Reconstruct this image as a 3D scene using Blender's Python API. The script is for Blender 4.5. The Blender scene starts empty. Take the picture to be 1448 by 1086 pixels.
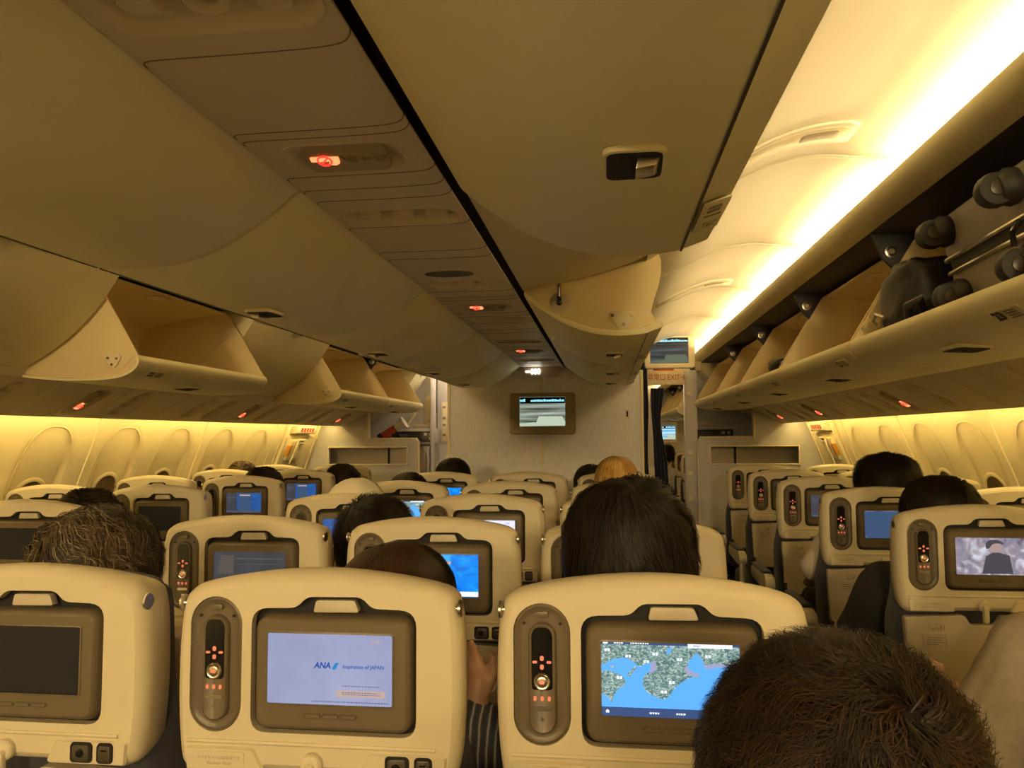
import bpy, bmesh, math, random
from mathutils import Vector, Matrix, noise
from mathutils.geometry import tessellate_polygon
random.seed(7)
SC = bpy.context.scene
COL = SC.collection
PI = math.pi

# ------------------------------------------------------------------ materials
MATS = {}
def mat(name, col, rough=.5, metal=0., bump=0., bscale=300., spec=.5, emit=None, estr=1., var=0., vscale=8., coat=0., sheen=0., stretch=None):
    m = bpy.data.materials.new(name); m.use_nodes = True
    nt = m.node_tree; b = nt.nodes['Principled BSDF']
    b.inputs['Base Color'].default_value = (*col, 1); b.inputs['Roughness'].default_value = rough
    b.inputs['Metallic'].default_value = metal; b.inputs['Specular IOR Level'].default_value = spec
    b.inputs['Coat Weight'].default_value = coat; b.inputs['Sheen Weight'].default_value = sheen
    tc = nt.nodes.new('ShaderNodeTexCoord')
    src = tc.outputs['Object']
    if stretch:
        mp = nt.nodes.new('ShaderNodeMapping'); mp.inputs['Scale'].default_value = stretch
        nt.links.new(src, mp.inputs['Vector']); src = mp.outputs['Vector']
    if bump:
        n = nt.nodes.new('ShaderNodeTexNoise'); n.inputs['Scale'].default_value = bscale; n.inputs['Detail'].default_value = 3
        bp = nt.nodes.new('ShaderNodeBump'); bp.inputs['Strength'].default_value = bump; bp.inputs['Distance'].default_value = .002
        nt.links.new(src, n.inputs['Vector']); nt.links.new(n.outputs['Fac'], bp.inputs['Height'])
        nt.links.new(bp.outputs['Normal'], b.inputs['Normal'])
    if var:
        n2 = nt.nodes.new('ShaderNodeTexNoise'); n2.inputs['Scale'].default_value = vscale; n2.inputs['Detail'].default_value = 4
        r = nt.nodes.new('ShaderNodeValToRGB')
        r.color_ramp.elements[0].position = .3; r.color_ramp.elements[1].position = .7
        r.color_ramp.elements[0].color = (*[c*(1-var) for c in col], 1); r.color_ramp.elements[1].color = (*[min(1, c*(1+var)) for c in col], 1)
        nt.links.new(src, n2.inputs['Vector']); nt.links.new(n2.outputs['Fac'], r.inputs['Fac'])
        nt.links.new(r.outputs['Color'], b.inputs['Base Color'])
    if emit:
        b.inputs['Emission Color'].default_value = (*emit, 1); b.inputs['Emission Strength'].default_value = estr
    MATS[name] = m
    return m
M_SHELL = mat('seat_plastic', (.62,.55,.40), .38, bump=.12, bscale=900)
M_TRAY = mat('tray_plastic', (.50,.44,.34), .42, bump=.12, bscale=900)
M_BIN = mat('bin_plastic', (.80,.75,.50), .5, bump=.15, bscale=700)
M_BININ = mat('bin_interior', (.76,.64,.38), .55, bump=.1, bscale=500)
M_STRIP = mat('service_plastic', (.66,.59,.44), .5, bump=.2, bscale=800)
M_VAULT = mat('vault_plastic', (.84,.78,.66), .5, bump=.1, bscale=300)
M_WALL = mat('sidewall_plastic', (.82,.72,.50), .5, bump=.1, bscale=400, var=.02)
M_BULK = mat('bulkhead_laminate', (.80,.80,.90), .6, bump=.5, bscale=260, stretch=(1,1,.12), var=.08, vscale=120)
M_LAV = mat('lavatory_laminate', (.56,.55,.60), .6, bump=.3, bscale=300)
M_TAUPE = mat('taupe_plastic', (.125,.098,.062), .38, bump=.08, bscale=900)
M_TAUPE2 = mat('dark_taupe_plastic', (.06,.048,.032), .35)
M_BLACK = mat('black_gloss', (.010,.009,.009), .12)
M_BLACKM = mat('black_matte', (.015,.013,.012), .8)
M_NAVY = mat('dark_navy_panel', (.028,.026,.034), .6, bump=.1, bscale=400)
M_SEATFAB = mat('dark_seat_fabric', (.035,.036,.048), .9, bump=.6, bscale=900, sheen=.2)
M_CHROME = mat('brushed_metal', (.62,.57,.48), .28, metal=1)
M_CARPET = mat('carpet_blue_grey', (.05,.05,.06), .95, bump=1., bscale=900, var=.3, vscale=60)
M_FRAME = mat('bronze_plastic', (.30,.225,.125), .4)
M_BOLT = mat('dull_bolt', (.25,.17,.10), .4, metal=.8)
M_GROOVE = mat('panel_groove', (.20,.16,.10), .7)
M_CREAMTRIM = mat('cream_trim', (.78,.70,.52), .4)
M_CURTAIN = mat('navy_curtain', (.022,.026,.06), .9, bump=.3, bscale=300)
M_INK = mat('printed_ink', (.06,.05,.05), .6)
M_INKG = mat('grey_ink', (.26,.22,.17), .6)
M_RED = mat('red_ink', (.45,.05,.03), .6)
M_LABEL = mat('paper_label', (.60,.54,.42), .6)
M_PLATE = mat('label_plate', (.42,.35,.26), .5)
M_PORTW = mat('white_port', (.7,.68,.62), .4)
M_SKIN = mat('skin', (.50,.27,.16), .5, bump=.15, bscale=300, var=.06, vscale=40)
M_SUIT = mat('silver_suitcase_shell', (.27,.25,.23), .42, bump=.1, bscale=200, var=.08)
M_TYRE = mat('rubber', (.02,.018,.017), .55)
M_BAG = mat('black_nylon', (.014,.013,.014), .5, bump=.5, bscale=60)
M_REDP = mat('red_plastic', (.45,.06,.03), .4)
M_GLASS = mat('spectacle_frame', (.02,.025,.05), .2)
M_SHADE = mat('window_shade', (.70,.60,.40), .5)
M_WINBOT = mat('window_reveal_dark', (.16,.11,.06), .4)
M_RGLOW = mat('red_sign_lamp', (.2,.01,.01), .4, emit=(1,.03,.02), estr=1.6)
M_WGLOW = mat('white_sign_lamp', (.5,.5,.5), .4, emit=(1,.93,.85), estr=9)
M_OGLOW = mat('orange_sign_lamp', (.3,.1,.05), .4, emit=(1,.22,.08), estr=1.5)
M_KEY = mat('key_lamp', (.3,.2,.15), .4, emit=(1,.15,.08), estr=.45)

def emis(name, fn):
    """screen material: fn(nt, texcoord object output) -> colour socket; emits what the panel shows"""
    m = bpy.data.materials.new(name); m.use_nodes = True
    nt = m.node_tree; b = nt.nodes['Principled BSDF']
    b.inputs['Base Color'].default_value = (.01,.01,.012,1); b.inputs['Roughness'].default_value = .45; b.inputs['Specular IOR Level'].default_value = .25
    tc = nt.nodes.new('ShaderNodeTexCoord')
    c, s = fn(nt, tc.outputs['Object'])
    if isinstance(c, tuple): b.inputs['Emission Color'].default_value = (*c, 1)
    else: nt.links.new(c, b.inputs['Emission Color'])
    b.inputs['Emission Strength'].default_value = s
    MATS[name] = m
    return m
def ramp(nt, fac, stops):
    r = nt.nodes.new('ShaderNodeValToRGB'); e = r.color_ramp.elements
    e[0].position, e[0].color = stops[0][0], (*stops[0][1], 1); e[1].position, e[1].color = stops[-1][0], (*stops[-1][1], 1)
    for p, c in stops[1:-1]:
        q = e.new(p); q.color = (*c, 1)
    nt.links.new(fac, r.inputs['Fac']); return r.outputs['Color']
def noisefac(nt, vec, scale, detail=4, sc=None, dist=0.):
    if sc:
        mp = nt.nodes.new('ShaderNodeMapping'); mp.inputs['Scale'].default_value = sc; nt.links.new(vec, mp.inputs['Vector']); vec = mp.outputs['Vector']
    n = nt.nodes.new('ShaderNodeTexNoise'); n.inputs['Scale'].default_value = scale; n.inputs['Detail'].default_value = detail; n.inputs['Distortion'].default_value = dist
    nt.links.new(vec, n.inputs['Vector']); return n.outputs['Fac']
E_WELCOME = emis('screen_pale_violet', lambda nt, v: (ramp(nt, noisefac(nt, v, 9), [(.3,(.19,.21,.34)),(.7,(.25,.27,.41))]), 1.))
E_WELCOMEB = emis('screen_bright_violet', lambda nt, v: ((.60,.60,.86), 1.))
E_BLUE = emis('screen_bright_blue', lambda nt, v: (ramp(nt, noisefac(nt, v, 14, 5, (1,1,2.5), 1.5), [(.3,(.0,.10,.50)),(.55,(.0,.20,.72)),(.75,(.02,.36,.90))]), 1.))
E_BLUED = emis('screen_deep_blue', lambda nt, v: (ramp(nt, noisefac(nt, v, 14, 4, (1,1,2.5), 1.5), [(.3,(.010,.04,.16)),(.7,(.015,.085,.28))]), 1.))
E_BLUEL = emis('screen_light_blue', lambda nt, v: ((.03,.30,.70), 1.))
E_DIM = emis('screen_dim_slate', lambda nt, v: (ramp(nt, noisefac(nt, v, 10), [(.3,(.028,.028,.030)),(.7,(.042,.045,.06))]), 1.))
E_DIM2 = emis('screen_dim_brown', lambda nt, v: ((.065,.055,.05), 1.))
E_SLATE = emis('screen_slate_blue', lambda nt, v: ((.030,.060,.125), 1.))
E_SEA = emis('screen_map_sea', lambda nt, v: ((.085,.33,.78), 1.))
E_LAND = emis('screen_map_land', lambda nt, v: (ramp(nt, noisefac(nt, v, 130, 6, (1,1,1.6), 2.), [(.35,(.045,.10,.11)),(.5,(.12,.22,.20)),(.65,(.42,.50,.47))]), 1.))
E_CITY = emis('screen_map_city', lambda nt, v: ((.26,.27,.42), 1.))
E_BAR = emis('screen_map_bar', lambda nt, v: ((.030,.06,.16), 1.))
E_WHITE = emis('screen_white', lambda nt, v: ((.70,.72,.80), 1.))
E_INKB = emis('screen_logo_blue', lambda nt, v: ((.0,.05,.26), 1.))
E_INKL = emis('screen_logo_light_blue', lambda nt, v: ((.0,.17,.42), 1.))
E_TAN = emis('screen_tan', lambda nt, v: ((.37,.27,.24), 1.))
E_GREYT = emis('screen_grey_text', lambda nt, v: ((.10,.11,.20), 1.))
E_MOVIE = emis('screen_film', lambda nt, v: (ramp(nt, noisefac(nt, v, 26, 5, None, 1.), [(.28,(.10,.07,.09)),(.42,(.20,.19,.26)),(.52,(.30,.24,.27)),(.6,(.42,.42,.50)),(.75,(.70,.68,.74))]), .85))
E_FILMD = emis('screen_film_dark', lambda nt, v: ((.045,.04,.055), 1.))
E_FILMS = emis('screen_film_skin', lambda nt, v: ((.30,.20,.20), 1.))
E_CAM = emis('screen_runway_view', lambda nt, v: (ramp(nt, noisefac(nt, v, 6, 5, (.35,1,7)), [(.3,(.02,.025,.02)),(.45,(.12,.14,.10)),(.6,(.24,.29,.26)),(.75,(.5,.55,.5))]), 1.))
E_CAMD = emis('screen_runway_dark', lambda nt, v: (ramp(nt, noisefac(nt, v, 6, 5, (.35,1,7)), [(.35,(.004,.006,.008)),(.6,(.03,.045,.06)),(.75,(.10,.13,.16))]), 1.))
E_CAMBOX = emis('screen_runway_pad', lambda nt, v: ((.36,.42,.32), 1.))
E_CAMBOXD = emis('screen_runway_pad_dim', lambda nt, v: ((.055,.085,.065), 1.))
E_CYAN = emis('screen_cyan_text', lambda nt, v: ((.25,.65,.85), 1.))
E_OFF = emis('screen_off', lambda nt, v: ((.004,.003,.002), 1.))
E_LIME = emis('screen_sky_view', lambda nt, v: (ramp(nt, noisefac(nt, v, 6, 5, (.35,1,7)), [(.35,(.08,.3,.5)),(.7,(.5,.7,.8))]), 1.))

# ------------------------------------------------------------------ mesh builder
class MB:
    def __init__(s): s.v = []; s.f = []; s.m = []
    def add(s, vs, fs, mi=0, T=None):
        o = len(s.v)
        s.v += [tuple(T @ Vector(p)) if T is not None else tuple(p) for p in vs]
        s.f += [tuple(i+o for i in f) for f in fs]; s.m += [mi]*len(fs); return s
    def box(s, x0, x1, y0, y1, z0, z1, mi=0, T=None):
        vs = [(x,y,z) for x in (x0,x1) for y in (y0,y1) for z in (z0,z1)]
        return s.add(vs, [(0,1,3,2),(4,6,7,5),(0,4,5,1),(2,3,7,6),(0,2,6,4),(1,5,7,3)], mi, T)
    def loft(s, loops, cap0=True, cap1=True, mi=0, T=None, closed=True):
        n = len(loops[0]); vs = [p for l in loops for p in l]; fs = []
        for a in range(len(loops)-1):
            for i in range(n if closed else n-1):
                j = (i+1) % n
                fs.append((a*n+i, a*n+j, (a+1)*n+j, (a+1)*n+i))
        if cap0: fs.append(tuple(range(n))[::-1])
        if cap1: fs.append(tuple((len(loops)-1)*n+i for i in range(n)))
        return s.add(vs, fs, mi, T)
    def prism(s, poly, a, b, ax='y', mi=0, T=None):
        mk = {'y': lambda p, t: (p[0], t, p[1]), 'x': lambda p, t: (t, p[0], p[1]), 'z': lambda p, t: (p[0], p[1], t)}[ax]
        return s.loft([[mk(p, a) for p in poly], [mk(p, b) for p in poly]], mi=mi, T=T)
    def plate(s, outer, holes, y0, y1, mi=0, T=None, back=True):
        """plate in the x-z plane with holes, from y0 (front) to y1"""
        loops = [outer]+holes
        tri = tessellate_polygon([[Vector((p[0], p[1], 0)) for p in l] for l in loops])
        flat = [p for l in loops for p in l]; n = len(flat)
        vs = [(p[0], y0, p[1]) for p in flat] + [(p[0], y1, p[1]) for p in flat]
        fs = [tuple(t) for t in tri]
        if back: fs += [(t[2]+n, t[1]+n, t[0]+n) for t in tri]
        o = 0
        for l in loops:
            k = len(l)
            for i in range(k):
                j = (i+1) % k; fs.append((o+i, o+j, o+j+n, o+i+n))
            o += k
        return s.add(vs, fs, mi, T)
    def band(s, prof, y0, y1, th, mi=0, T=None):
        """sheet swept along y with thickness th (to the left of the profile direction)"""
        P = [Vector(p) for p in prof]; off = []
        for i, p in enumerate(P):
            d = (P[min(i+1, len(P)-1)]-P[max(i-1, 0)]); d.normalize(); off.append(p+Vector((-d.y, d.x))*th)
        poly = [tuple(p) for p in P]+[tuple(p) for p in off[::-1]]
        n = len(P)
        vs = [(p[0], y0, p[1]) for p in poly]+[(p[0], y1, p[1]) for p in poly]; N = 2*n
        fs = [(i, (i+1) % N, (i+1) % N+N, i+N) for i in range(N)]
        for i in range(n-1):
            q = (i, i+1, N-2-i, N-1-i); fs.append(q[::-1]); fs.append(tuple(k+N for k in q))
        return s.add(vs, fs, mi, T)
    def tube(s, path, r, seg=8, mi=0, T=None, caps=True):
        P = [Vector(p) for p in path]; R_ = r if isinstance(r, (list, tuple)) else [r]*len(P); loops = []
        up = None
        for i, p in enumerate(P):
            d = (P[min(i+1, len(P)-1)]-P[max(i-1, 0)]).normalized()
            if up is None or abs(up.dot(d)) > .98: up = Vector((0,0,1)) if abs(d.z) < .9 else Vector((1,0,0))
            a = d.cross(up).normalized(); b = a.cross(d); up = b
            loops.append([tuple(p+a*math.cos(t)*R_[i]+b*math.sin(t)*R_[i]) for t in [2*PI*k/seg for k in range(seg)]])
        return s.loft(loops, caps, caps, mi, T)
    def cyl(s, c, r, h, ax='y', seg=20, mi=0, T=None, r2=None):
        d = {'x': (1,0,0), 'y': (0,1,0), 'z': (0,0,1)}[ax]; c = Vector(c); d = Vector(d)
        return s.tube([c, c+d*h], [r, r if r2 is None else r2], seg, mi, T)
    def lathe(s, prof, c, ax='y', seg=20, mi=0, T=None):
        """prof: list of (r, t) along the axis"""
        loops = []
        for r, t in prof:
            l = []
            for k in range(seg):
                a = 2*PI*k/seg; u, v = math.cos(a)*r, math.sin(a)*r
                l.append({'y': (c[0]+u, c[1]+t, c[2]+v), 'z': (c[0]+u, c[1]+v, c[2]+t), 'x': (c[0]+t, c[1]+u, c[2]+v)}[ax])
            loops.append(l)
        return s.loft(loops, mi=mi, T=T)
    def ball(s, c, r, seg=12, rings=8, mi=0, T=None):
        r = r if isinstance(r, (tuple, list)) else (r, r, r); loops = []
        for i in range(1, rings):
            a = PI*i/rings
            loops.append([(c[0]+r[0]*math.sin(a)*math.cos(b), c[1]+r[1]*math.sin(a)*math.sin(b), c[2]-r[2]*math.cos(a)) for b in [2*PI*k/seg for k in range(seg)]])
        return s.loft(loops, mi=mi, T=T)
    def capsule(s, p, r0, q, r1, seg=12, mi=0):
        p, q = Vector(p), Vector(q); d = (q-p); L = max(d.length, 1e-5); d.normalize(); pts = []; rs = []
        for t in (-.98, -.8, -.5, 0): pts.append(p+d*t*r0); rs.append(r0*math.sqrt(1-t*t))
        for t in (0, .5, .8, .98): pts.append(q+d*t*r1); rs.append(r1*math.sqrt(1-t*t))
        return s.tube(pts, rs, seg, mi)
    def mesh(s, name, mats, bevel=0., seg=2, smooth=40, split=30):
        me = bpy.data.meshes.new(name); me.from_pydata(s.v, [], s.f)
        for m in mats: me.materials.append(m)
        for p, mi in zip(me.polygons, s.m): p.material_index = mi
        bm = bmesh.new(); bm.from_mesh(me)
        bmesh.ops.remove_doubles(bm, verts=bm.verts, dist=1e-6)
        bmesh.ops.recalc_face_normals(bm, faces=bm.faces)
        if bevel:
            es = [e for e in bm.edges if len(e.link_faces) == 2 and e.calc_face_angle(0) > math.radians(split)]
            bmesh.ops.bevel(bm, geom=es, offset=bevel, segments=seg, profile=.5, affect='EDGES', clamp_overlap=True)
        for f in bm.faces: f.smooth = True
        for e in bm.edges:
            if len(e.link_faces) != 2 or e.calc_face_angle(0) > math.radians(smooth): e.smooth = False
        bm.to_mesh(me); bm.free(); return me

def rrect(x0, x1, z0, z1, r, n=5):
    out = []
    for cx, cz, a0 in ((x1-r, z1-r, 0), (x0+r, z1-r, 90), (x0+r, z0+r, 180), (x1-r, z0+r, 270)):
        for k in range(n+1):
            a = math.radians(a0+90*k/n); out.append((cx+r*math.cos(a), cz+r*math.sin(a)))
    return out
def rnd(poly, r, n=3):
    """round the corners of a polygon"""
    out = []; N = len(poly)
    for i in range(N):
        p = Vector(poly[i]); a = Vector(poly[i-1])-p; b = Vector(poly[(i+1) % N])-p
        q = min(r, a.length*.45, b.length*.45); A = p+a.normalized()*q; B = p+b.normalized()*q
        for k in range(n+1):
            t = k/n; out.append(tuple(A*(1-t)**2+p*2*t*(1-t)+B*t*t))
    return out
def smooth_poly(pts, n=4, closed=False):
    """Catmull-Rom"""
    P = [Vector(p) for p in pts]; out = []; N = len(P)
    rng = range(N) if closed else range(N-1)
    for i in rng:
        g = (lambda k: P[k % N]) if closed else (lambda k: P[max(0, min(N-1, k))])
        a, b, c, d = g(i-1), g(i), g(i+1), g(i+2)
        for k in range(n):
            t = k/n; out.append(tuple(.5*((2*b)+(c-a)*t+(2*a-5*b+4*c-d)*t*t+(3*b-a-3*c+d)*t**3)))
    if not closed: out.append(tuple(P[-1]))
    return out
def inset(poly, d):
    """shrink a polygon by d towards its inside"""
    N = len(poly); area = sum(poly[i][0]*poly[(i+1) % N][1]-poly[(i+1) % N][0]*poly[i][1] for i in range(N)); s = 1 if area > 0 else -1
    out = []
    for i in range(N):
        a, p, b = Vector(poly[i-1]), Vector(poly[i]), Vector(poly[(i+1) % N])
        e1, e2 = (p-a), (b-p)
        if e1.length < 1e-7: e1 = e2
        if e2.length < 1e-7: e2 = e1
        n = Vector((-e1.y, e1.x)).normalized()+Vector((-e2.y, e2.x)).normalized()
        if n.length < 1e-6: n = Vector((-e1.y, e1.x))
        n.normalize(); out.append(tuple(p+n*d*s))
    return out

# ------------------------------------------------------------------ scene helpers
def put(name, data, parent=None, loc=None, rot=None, label=None, cat=None, group=None, kind=None):
    o = bpy.data.objects.new(name, data); COL.objects.link(o)
    if parent: o.parent = parent
    if loc is not None: o.location = loc
    if rot is not None: o.rotation_euler = rot
    if label: o['label'] = label
    if cat: o['category'] = cat
    if group: o['group'] = group
    if kind: o['kind'] = kind
    return o
def thing(name, label, cat, loc=(0,0,0), rot=(0,0,0), group=None):
    return put(name, None, None, loc, rot, label, cat, group)
def struct(name, mb, mats, label=None, **k):
    return put(name, mb.mesh(name, mats if isinstance(mats, list) else [mats], **k), label=label, kind='structure')
TXT = {}
def text_mesh(s, size, m, ext=0., align='CENTER', shear=0., bold=0.):
    key = (s, size, m.name, ext, align, shear, bold)
    if key in TXT: return TXT[key]
    c = bpy.data.curves.new('lettering', 'FONT'); c.body = s; c.size = size; c.align_x = align; c.align_y = 'CENTER'; c.extrude = ext; c.shear = shear; c.offset = bold*size
    c.resolution_u = 2
    o = bpy.data.objects.new('lettering', c); COL.objects.link(o)
    dg = bpy.context.evaluated_depsgraph_get(); dg.update()
    me = bpy.data.meshes.new_from_object(o.evaluated_get(dg)); me.materials.clear(); me.materials.append(m)
    me.transform(Matrix.Rotation(PI/2, 4, 'X'))        # readable when looked at along +y
    bpy.data.objects.remove(o); bpy.data.curves.remove(c); TXT[key] = me
    return me
def merged_text(items, m):
    """several strings as one flat mesh: items = (string, size, x, z[, align[, shear]]), lying in the x-z plane"""
    bm = bmesh.new()
    for it in items:
        me = text_mesh(it[0], it[1], m, 0, it[4] if len(it) > 4 else 'CENTER', it[5] if len(it) > 5 else 0, it[6] if len(it) > 6 else 0)
        tmp = me.copy(); tmp.transform(Matrix.Translation((it[2], 0, it[3]))); bm.from_mesh(tmp); bpy.data.meshes.remove(tmp)
    out = bpy.data.meshes.new('lettering'); bm.to_mesh(out); bm.free(); out.materials.append(m); return out

# ------------------------------------------------------------------ camera
CZ = 1.36; CX = .4499
cam_d = bpy.data.cameras.new('camera'); cam = bpy.data.objects.new('camera', cam_d); COL.objects.link(cam)
cam_d.sensor_width = 36; cam_d.lens = 36*1080/1448; cam_d.clip_start = .02
yaw, pitch, roll = .1218, .0673, -.0054
fwd = Vector((-math.sin(yaw)*math.cos(pitch), math.cos(yaw)*math.cos(pitch), math.sin(pitch)))
rgt = Vector((math.cos(yaw), math.sin(yaw), 0)); upv = rgt.cross(fwd)
r2 = rgt*math.cos(roll)+upv*math.sin(roll); u2 = -rgt*math.sin(roll)+upv*math.cos(roll)
cam.matrix_world = Matrix(((r2.x, u2.x, -fwd.x, CX), (r2.y, u2.y, -fwd.y, 0), (r2.z, u2.z, -fwd.z, CZ), (0,0,0,1)))
SC.camera = cam
w = bpy.data.worlds.new('world'); SC.world = w; w.use_nodes = True
w.node_tree.nodes['Background'].inputs['Color'].default_value = (.0,.0,.0,1)
SC.view_settings.view_transform = 'Standard'; SC.view_settings.look = 'None'; SC.view_settings.gamma = 1
SC.view_settings.exposure = 0.55; SC.view_settings.use_curve_mapping = False
try:
    SC.cycles.max_bounces = 12; SC.cycles.diffuse_bounces = 7; SC.cycles.glossy_bounces = 3; SC.cycles.transmission_bounces = 2
    SC.cycles.sample_clamp_indirect = 6; SC.cycles.caustics_reflective = False; SC.cycles.caustics_refractive = False
except Exception: pass

COVE, SIDE, GAL, REAR = 6.6, 2.2, 1.5, 29.
YB, YF = -5.0, 12.4      # rear and front ends of what is built
# ------------------------------------------------------------------ shell of the cabin
m = MB(); m.box(-2.5, 2.5, YB, YF, -.06, 0); struct('floor', m, M_CARPET, 'dark carpeted cabin floor')
WP = [(2.10,1.70),(2.13,1.58),(2.165,1.455),(2.225,1.284),(2.29,1.11),(2.345,.88),(2.37,.66),(2.36,.35),(2.30,0)]
WPs = smooth_poly(WP, 4)
def wallx(z):
    for a, b in zip(WPs, WPs[1:]):
        if a[1] >= z >= b[1]: return a[0]+(b[0]-a[0])*(a[1]-z)/(a[1]-b[1])
    return WPs[-1][0]
WINY = (1.21, 1.77, 2.32, 2.87, 3.40, 3.965, 4.50, 5.06, 5.61)
for s, nm in ((-1, 'left'), (1, 'right')):
    m = MB(); NY = []; y = -.2
    while y < 7.6: NY.append(y); y += .022
    NY = [YB]+NY+[YF]; NZ = [z for z in [1.70-.03*k for k in range(7)]+[1.49-.018*k for k in range(34)]+[.86,.7,.5,.3,.1,0]]
    vs = []
    for y in NY:
        for z in NZ:
            d = 0
            for yc in WINY:
                if abs(y-yc) < .20:
                    r = (abs(y-yc)/.170)**2.6+(abs(z-1.150)/.258)**2.6; r = r**(1/2.6)
                    t = max(0, min(1, (1.05-r)/.09)); t = t*t*(3-2*t); d = t*(.007+.030*max(0, min(1, (1.41-z)/.42)))
            vs.append((s*(wallx(z)+d), y, z))
    nz = len(NZ); fs = [(i*nz+j, (i+1)*nz+j, (i+1)*nz+j+1, i*nz+j+1) for i in range(len(NY)-1) for j in range(nz-1)]
    m.add(vs, fs); m.box(min(s*2.42,s*2.46), max(s*2.42,s*2.46), YB, YF, 0, 1.8)
    struct('wall_'+nm, m, M_WALL, f'cream {nm} cabin sidewall', smooth=60)
# windows: funnel-shaped reveals with lowered shades, two to a panel
def window(s, yc, n):
    z0, z1 = .90, 1.405; hw = .165; zc = (z0+z1)/2; hz = (z1-z0)/2
    def ring(k, dx, e=2.6, zsh=0.):
        L = []
        for i in range(36):
            a = 2*PI*i/36; c, q = math.cos(a), math.sin(a)
            y = hw*k*math.copysign(abs(c)**(2/e), c); z = zc+zsh+hz*k*math.copysign(abs(q)**(2/e), q)
            L.append((s*(wallx(z)+dx), yc+y, z))
        return L
    m = MB(); m.loft([ring(1.06, .0002), ring(1.045, -.0012), ring(1.03, .0004)], False, False)
    f = put('window_%d' % n, m.mesh('reveal', [M_WALL], smooth=80), label='oval cabin window reveal in the sidewall, shade down', kind='structure')
    m = MB(); m.loft([ring(.84, .0060+.014), ring(.82, .0052+.014), ring(.80, .0056+.014)], False, False)
    put('shade', m.mesh('shade', [M_SHADE], smooth=80), f)
    # the bottom sill with the small pane showing under the shade
    m = MB(); pane = []
    def spt(dy, z, dx): return (s*(wallx(z)+dx+.027), yc+dy, z)
    outl = [(.10*math.cos(a), 1.085+.075*math.sin(a)) for a in [PI*k/12 for k in range(13)]]+[(-.10,.90),(.10,.90)]
    m.loft([[spt(y*1.15, 1.085+(z-1.085)*1.15, -.004) for y, z in outl], [spt(y, z, -.010) for y, z in outl], [spt(y*.86, 1.085+(z-1.085)*.86, -.007) for y, z in outl]], False, False)
    put('window_sill', m.mesh('window_sill', [M_SHADE], smooth=60), f)
    m = MB(); o2 = [(y*.86, 1.085+(z-1.085)*.86) for y, z in outl]
    m.loft([[spt(y, z, -.007) for y, z in o2], [spt(y*.94, z-.004, -.003) for y, z in o2]], False, True)
    put('window_pane', m.mesh('window_pane', [M_WINBOT], smooth=60), f)
n = 1
for s in (-1, 1):
    for yc in (1.21, 1.77, 2.32, 2.87, 3.40, 3.965, 4.50, 5.06, 5.61, 8.4, 8.96, 9.5, 10.05):
        window(s, yc, n); n += 1
    for k, ys in enumerate((.55, 1.61, 2.66, 3.70, 4.78, 5.87, 6.02, 6.80, 9.2)):
        m = MB(); pr = [(s*(x-.006), z) for x, z in WPs]
        vs = []; fs = []
        for i, (x, z) in enumerate(pr):
            vs += [(x+s*.01, ys-.011, z), (x, ys-.004, z), (x, ys+.004, z), (x+s*.01, ys+.011, z)]
            if i: fs += [((i-1)*4+j, (i-1)*4+j+1, i*4+j+1, i*4+j) for j in range(3)]
        m.add(vs, fs); struct('trim_%d' % n, m, M_WALL, 'raised seam between sidewall panels'); n += 1

SGY = {-1: (3.12, 4.65, 6.42), 1: (3.83, 5.31, 6.45)}; PSU = {}
for s in (-1, 1):
    L = []
    for y in (1.35,1.95,2.62,2.78,3.43,4.05,4.28,4.95,5.02,5.62,5.9):
        if all(abs(y-q) > .16 for q in SGY[s]) and (not L or y-L[-1] > .2): L.append(y)
    PSU[s] = (L, SGY[s])
PI0, PO0 = (1.690,1.588), (1.955,1.452)
def slopeT(s):
    """maps local (u across the slope from its inboard edge, y, depth below) onto the outboard service panel"""
    a = Vector((s*PI0[0], 0, PI0[1])); d = Vector((s*(PO0[0]-PI0[0]), 0, PO0[1]-PI0[1])).normalized()
    nrm = Vector((-s*abs(d.z), 0, -abs(d.x)))
    return Matrix(((d.x, 0, -nrm.x, a.x), (0, 1, 0, 0), (d.z, 0, -nrm.z, a.z), (0,0,0,1)))
XZ = Matrix(((1,0,0,0),(0,0,1,0),(0,1,0,0),(0,0,0,1)))       # plate() drawn in x-z laid into the x-y plane
def lw_outline(u0, w_, y): return rrect(u0-w_, u0+w_, y-.060, y+.060, .050, 6)
def sg_outline(u0, w_, y): return rrect(u0-w_*.62, u0+w_*.62, y-.070, y+.055, .045, 6)
# service panels under the outboard bins (sloped) and their inboard gap
PI0, PO0 = (1.690,1.588), (1.955,1.452)
for s, nm in ((-1,'left'),(1,'right')):
    m = MB(); prof = [(1.66,1.63),(1.690,1.592),(1.74,1.566),(1.93,1.468),(1.955,1.452),(1.975,1.458),(1.975,1.475)]
    T = slopeT(s); yl, ys = PSU[s]
    m.plate([(0,-.2),(.298,-.2),(.298,7.40),(0,7.40)], [lw_outline(.145, .11, y) for y in yl]+[sg_outline(.15, .17, y) for y in ys], 0, .004, T=T @ XZ)
    m.band([(s*x, z) for x, z in ([(1.66,1.65),(1.690,1.589)] if s > 0 else [(1.690,1.589),(1.66,1.65)])], YB, 7.40, .006)
    m.band([(s*x, z) for x, z in ([(1.955,1.452),(1.975,1.458),(1.975,1.475)] if s > 0 else [(1.975,1.475),(1.975,1.458),(1.955,1.452)])], -.2, 7.40, .006)
    m.box(min(s*1.66,s*1.97), max(s*1.66,s*1.97), -.2, 7.4, 1.64, 1.65); m.band([(s*x, z) for x, z in (prof if s > 0 else prof[::-1])], YB, -.2, .006)
    m.band([(s*x, z) for x, z in (prof if s > 0 else prof[::-1])], 8.3, 12.2, .006)
    struct('trim_%d' % (60+(s > 0)), m, M_STRIP, f'sloping service panel run below the {nm} bins')
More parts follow.
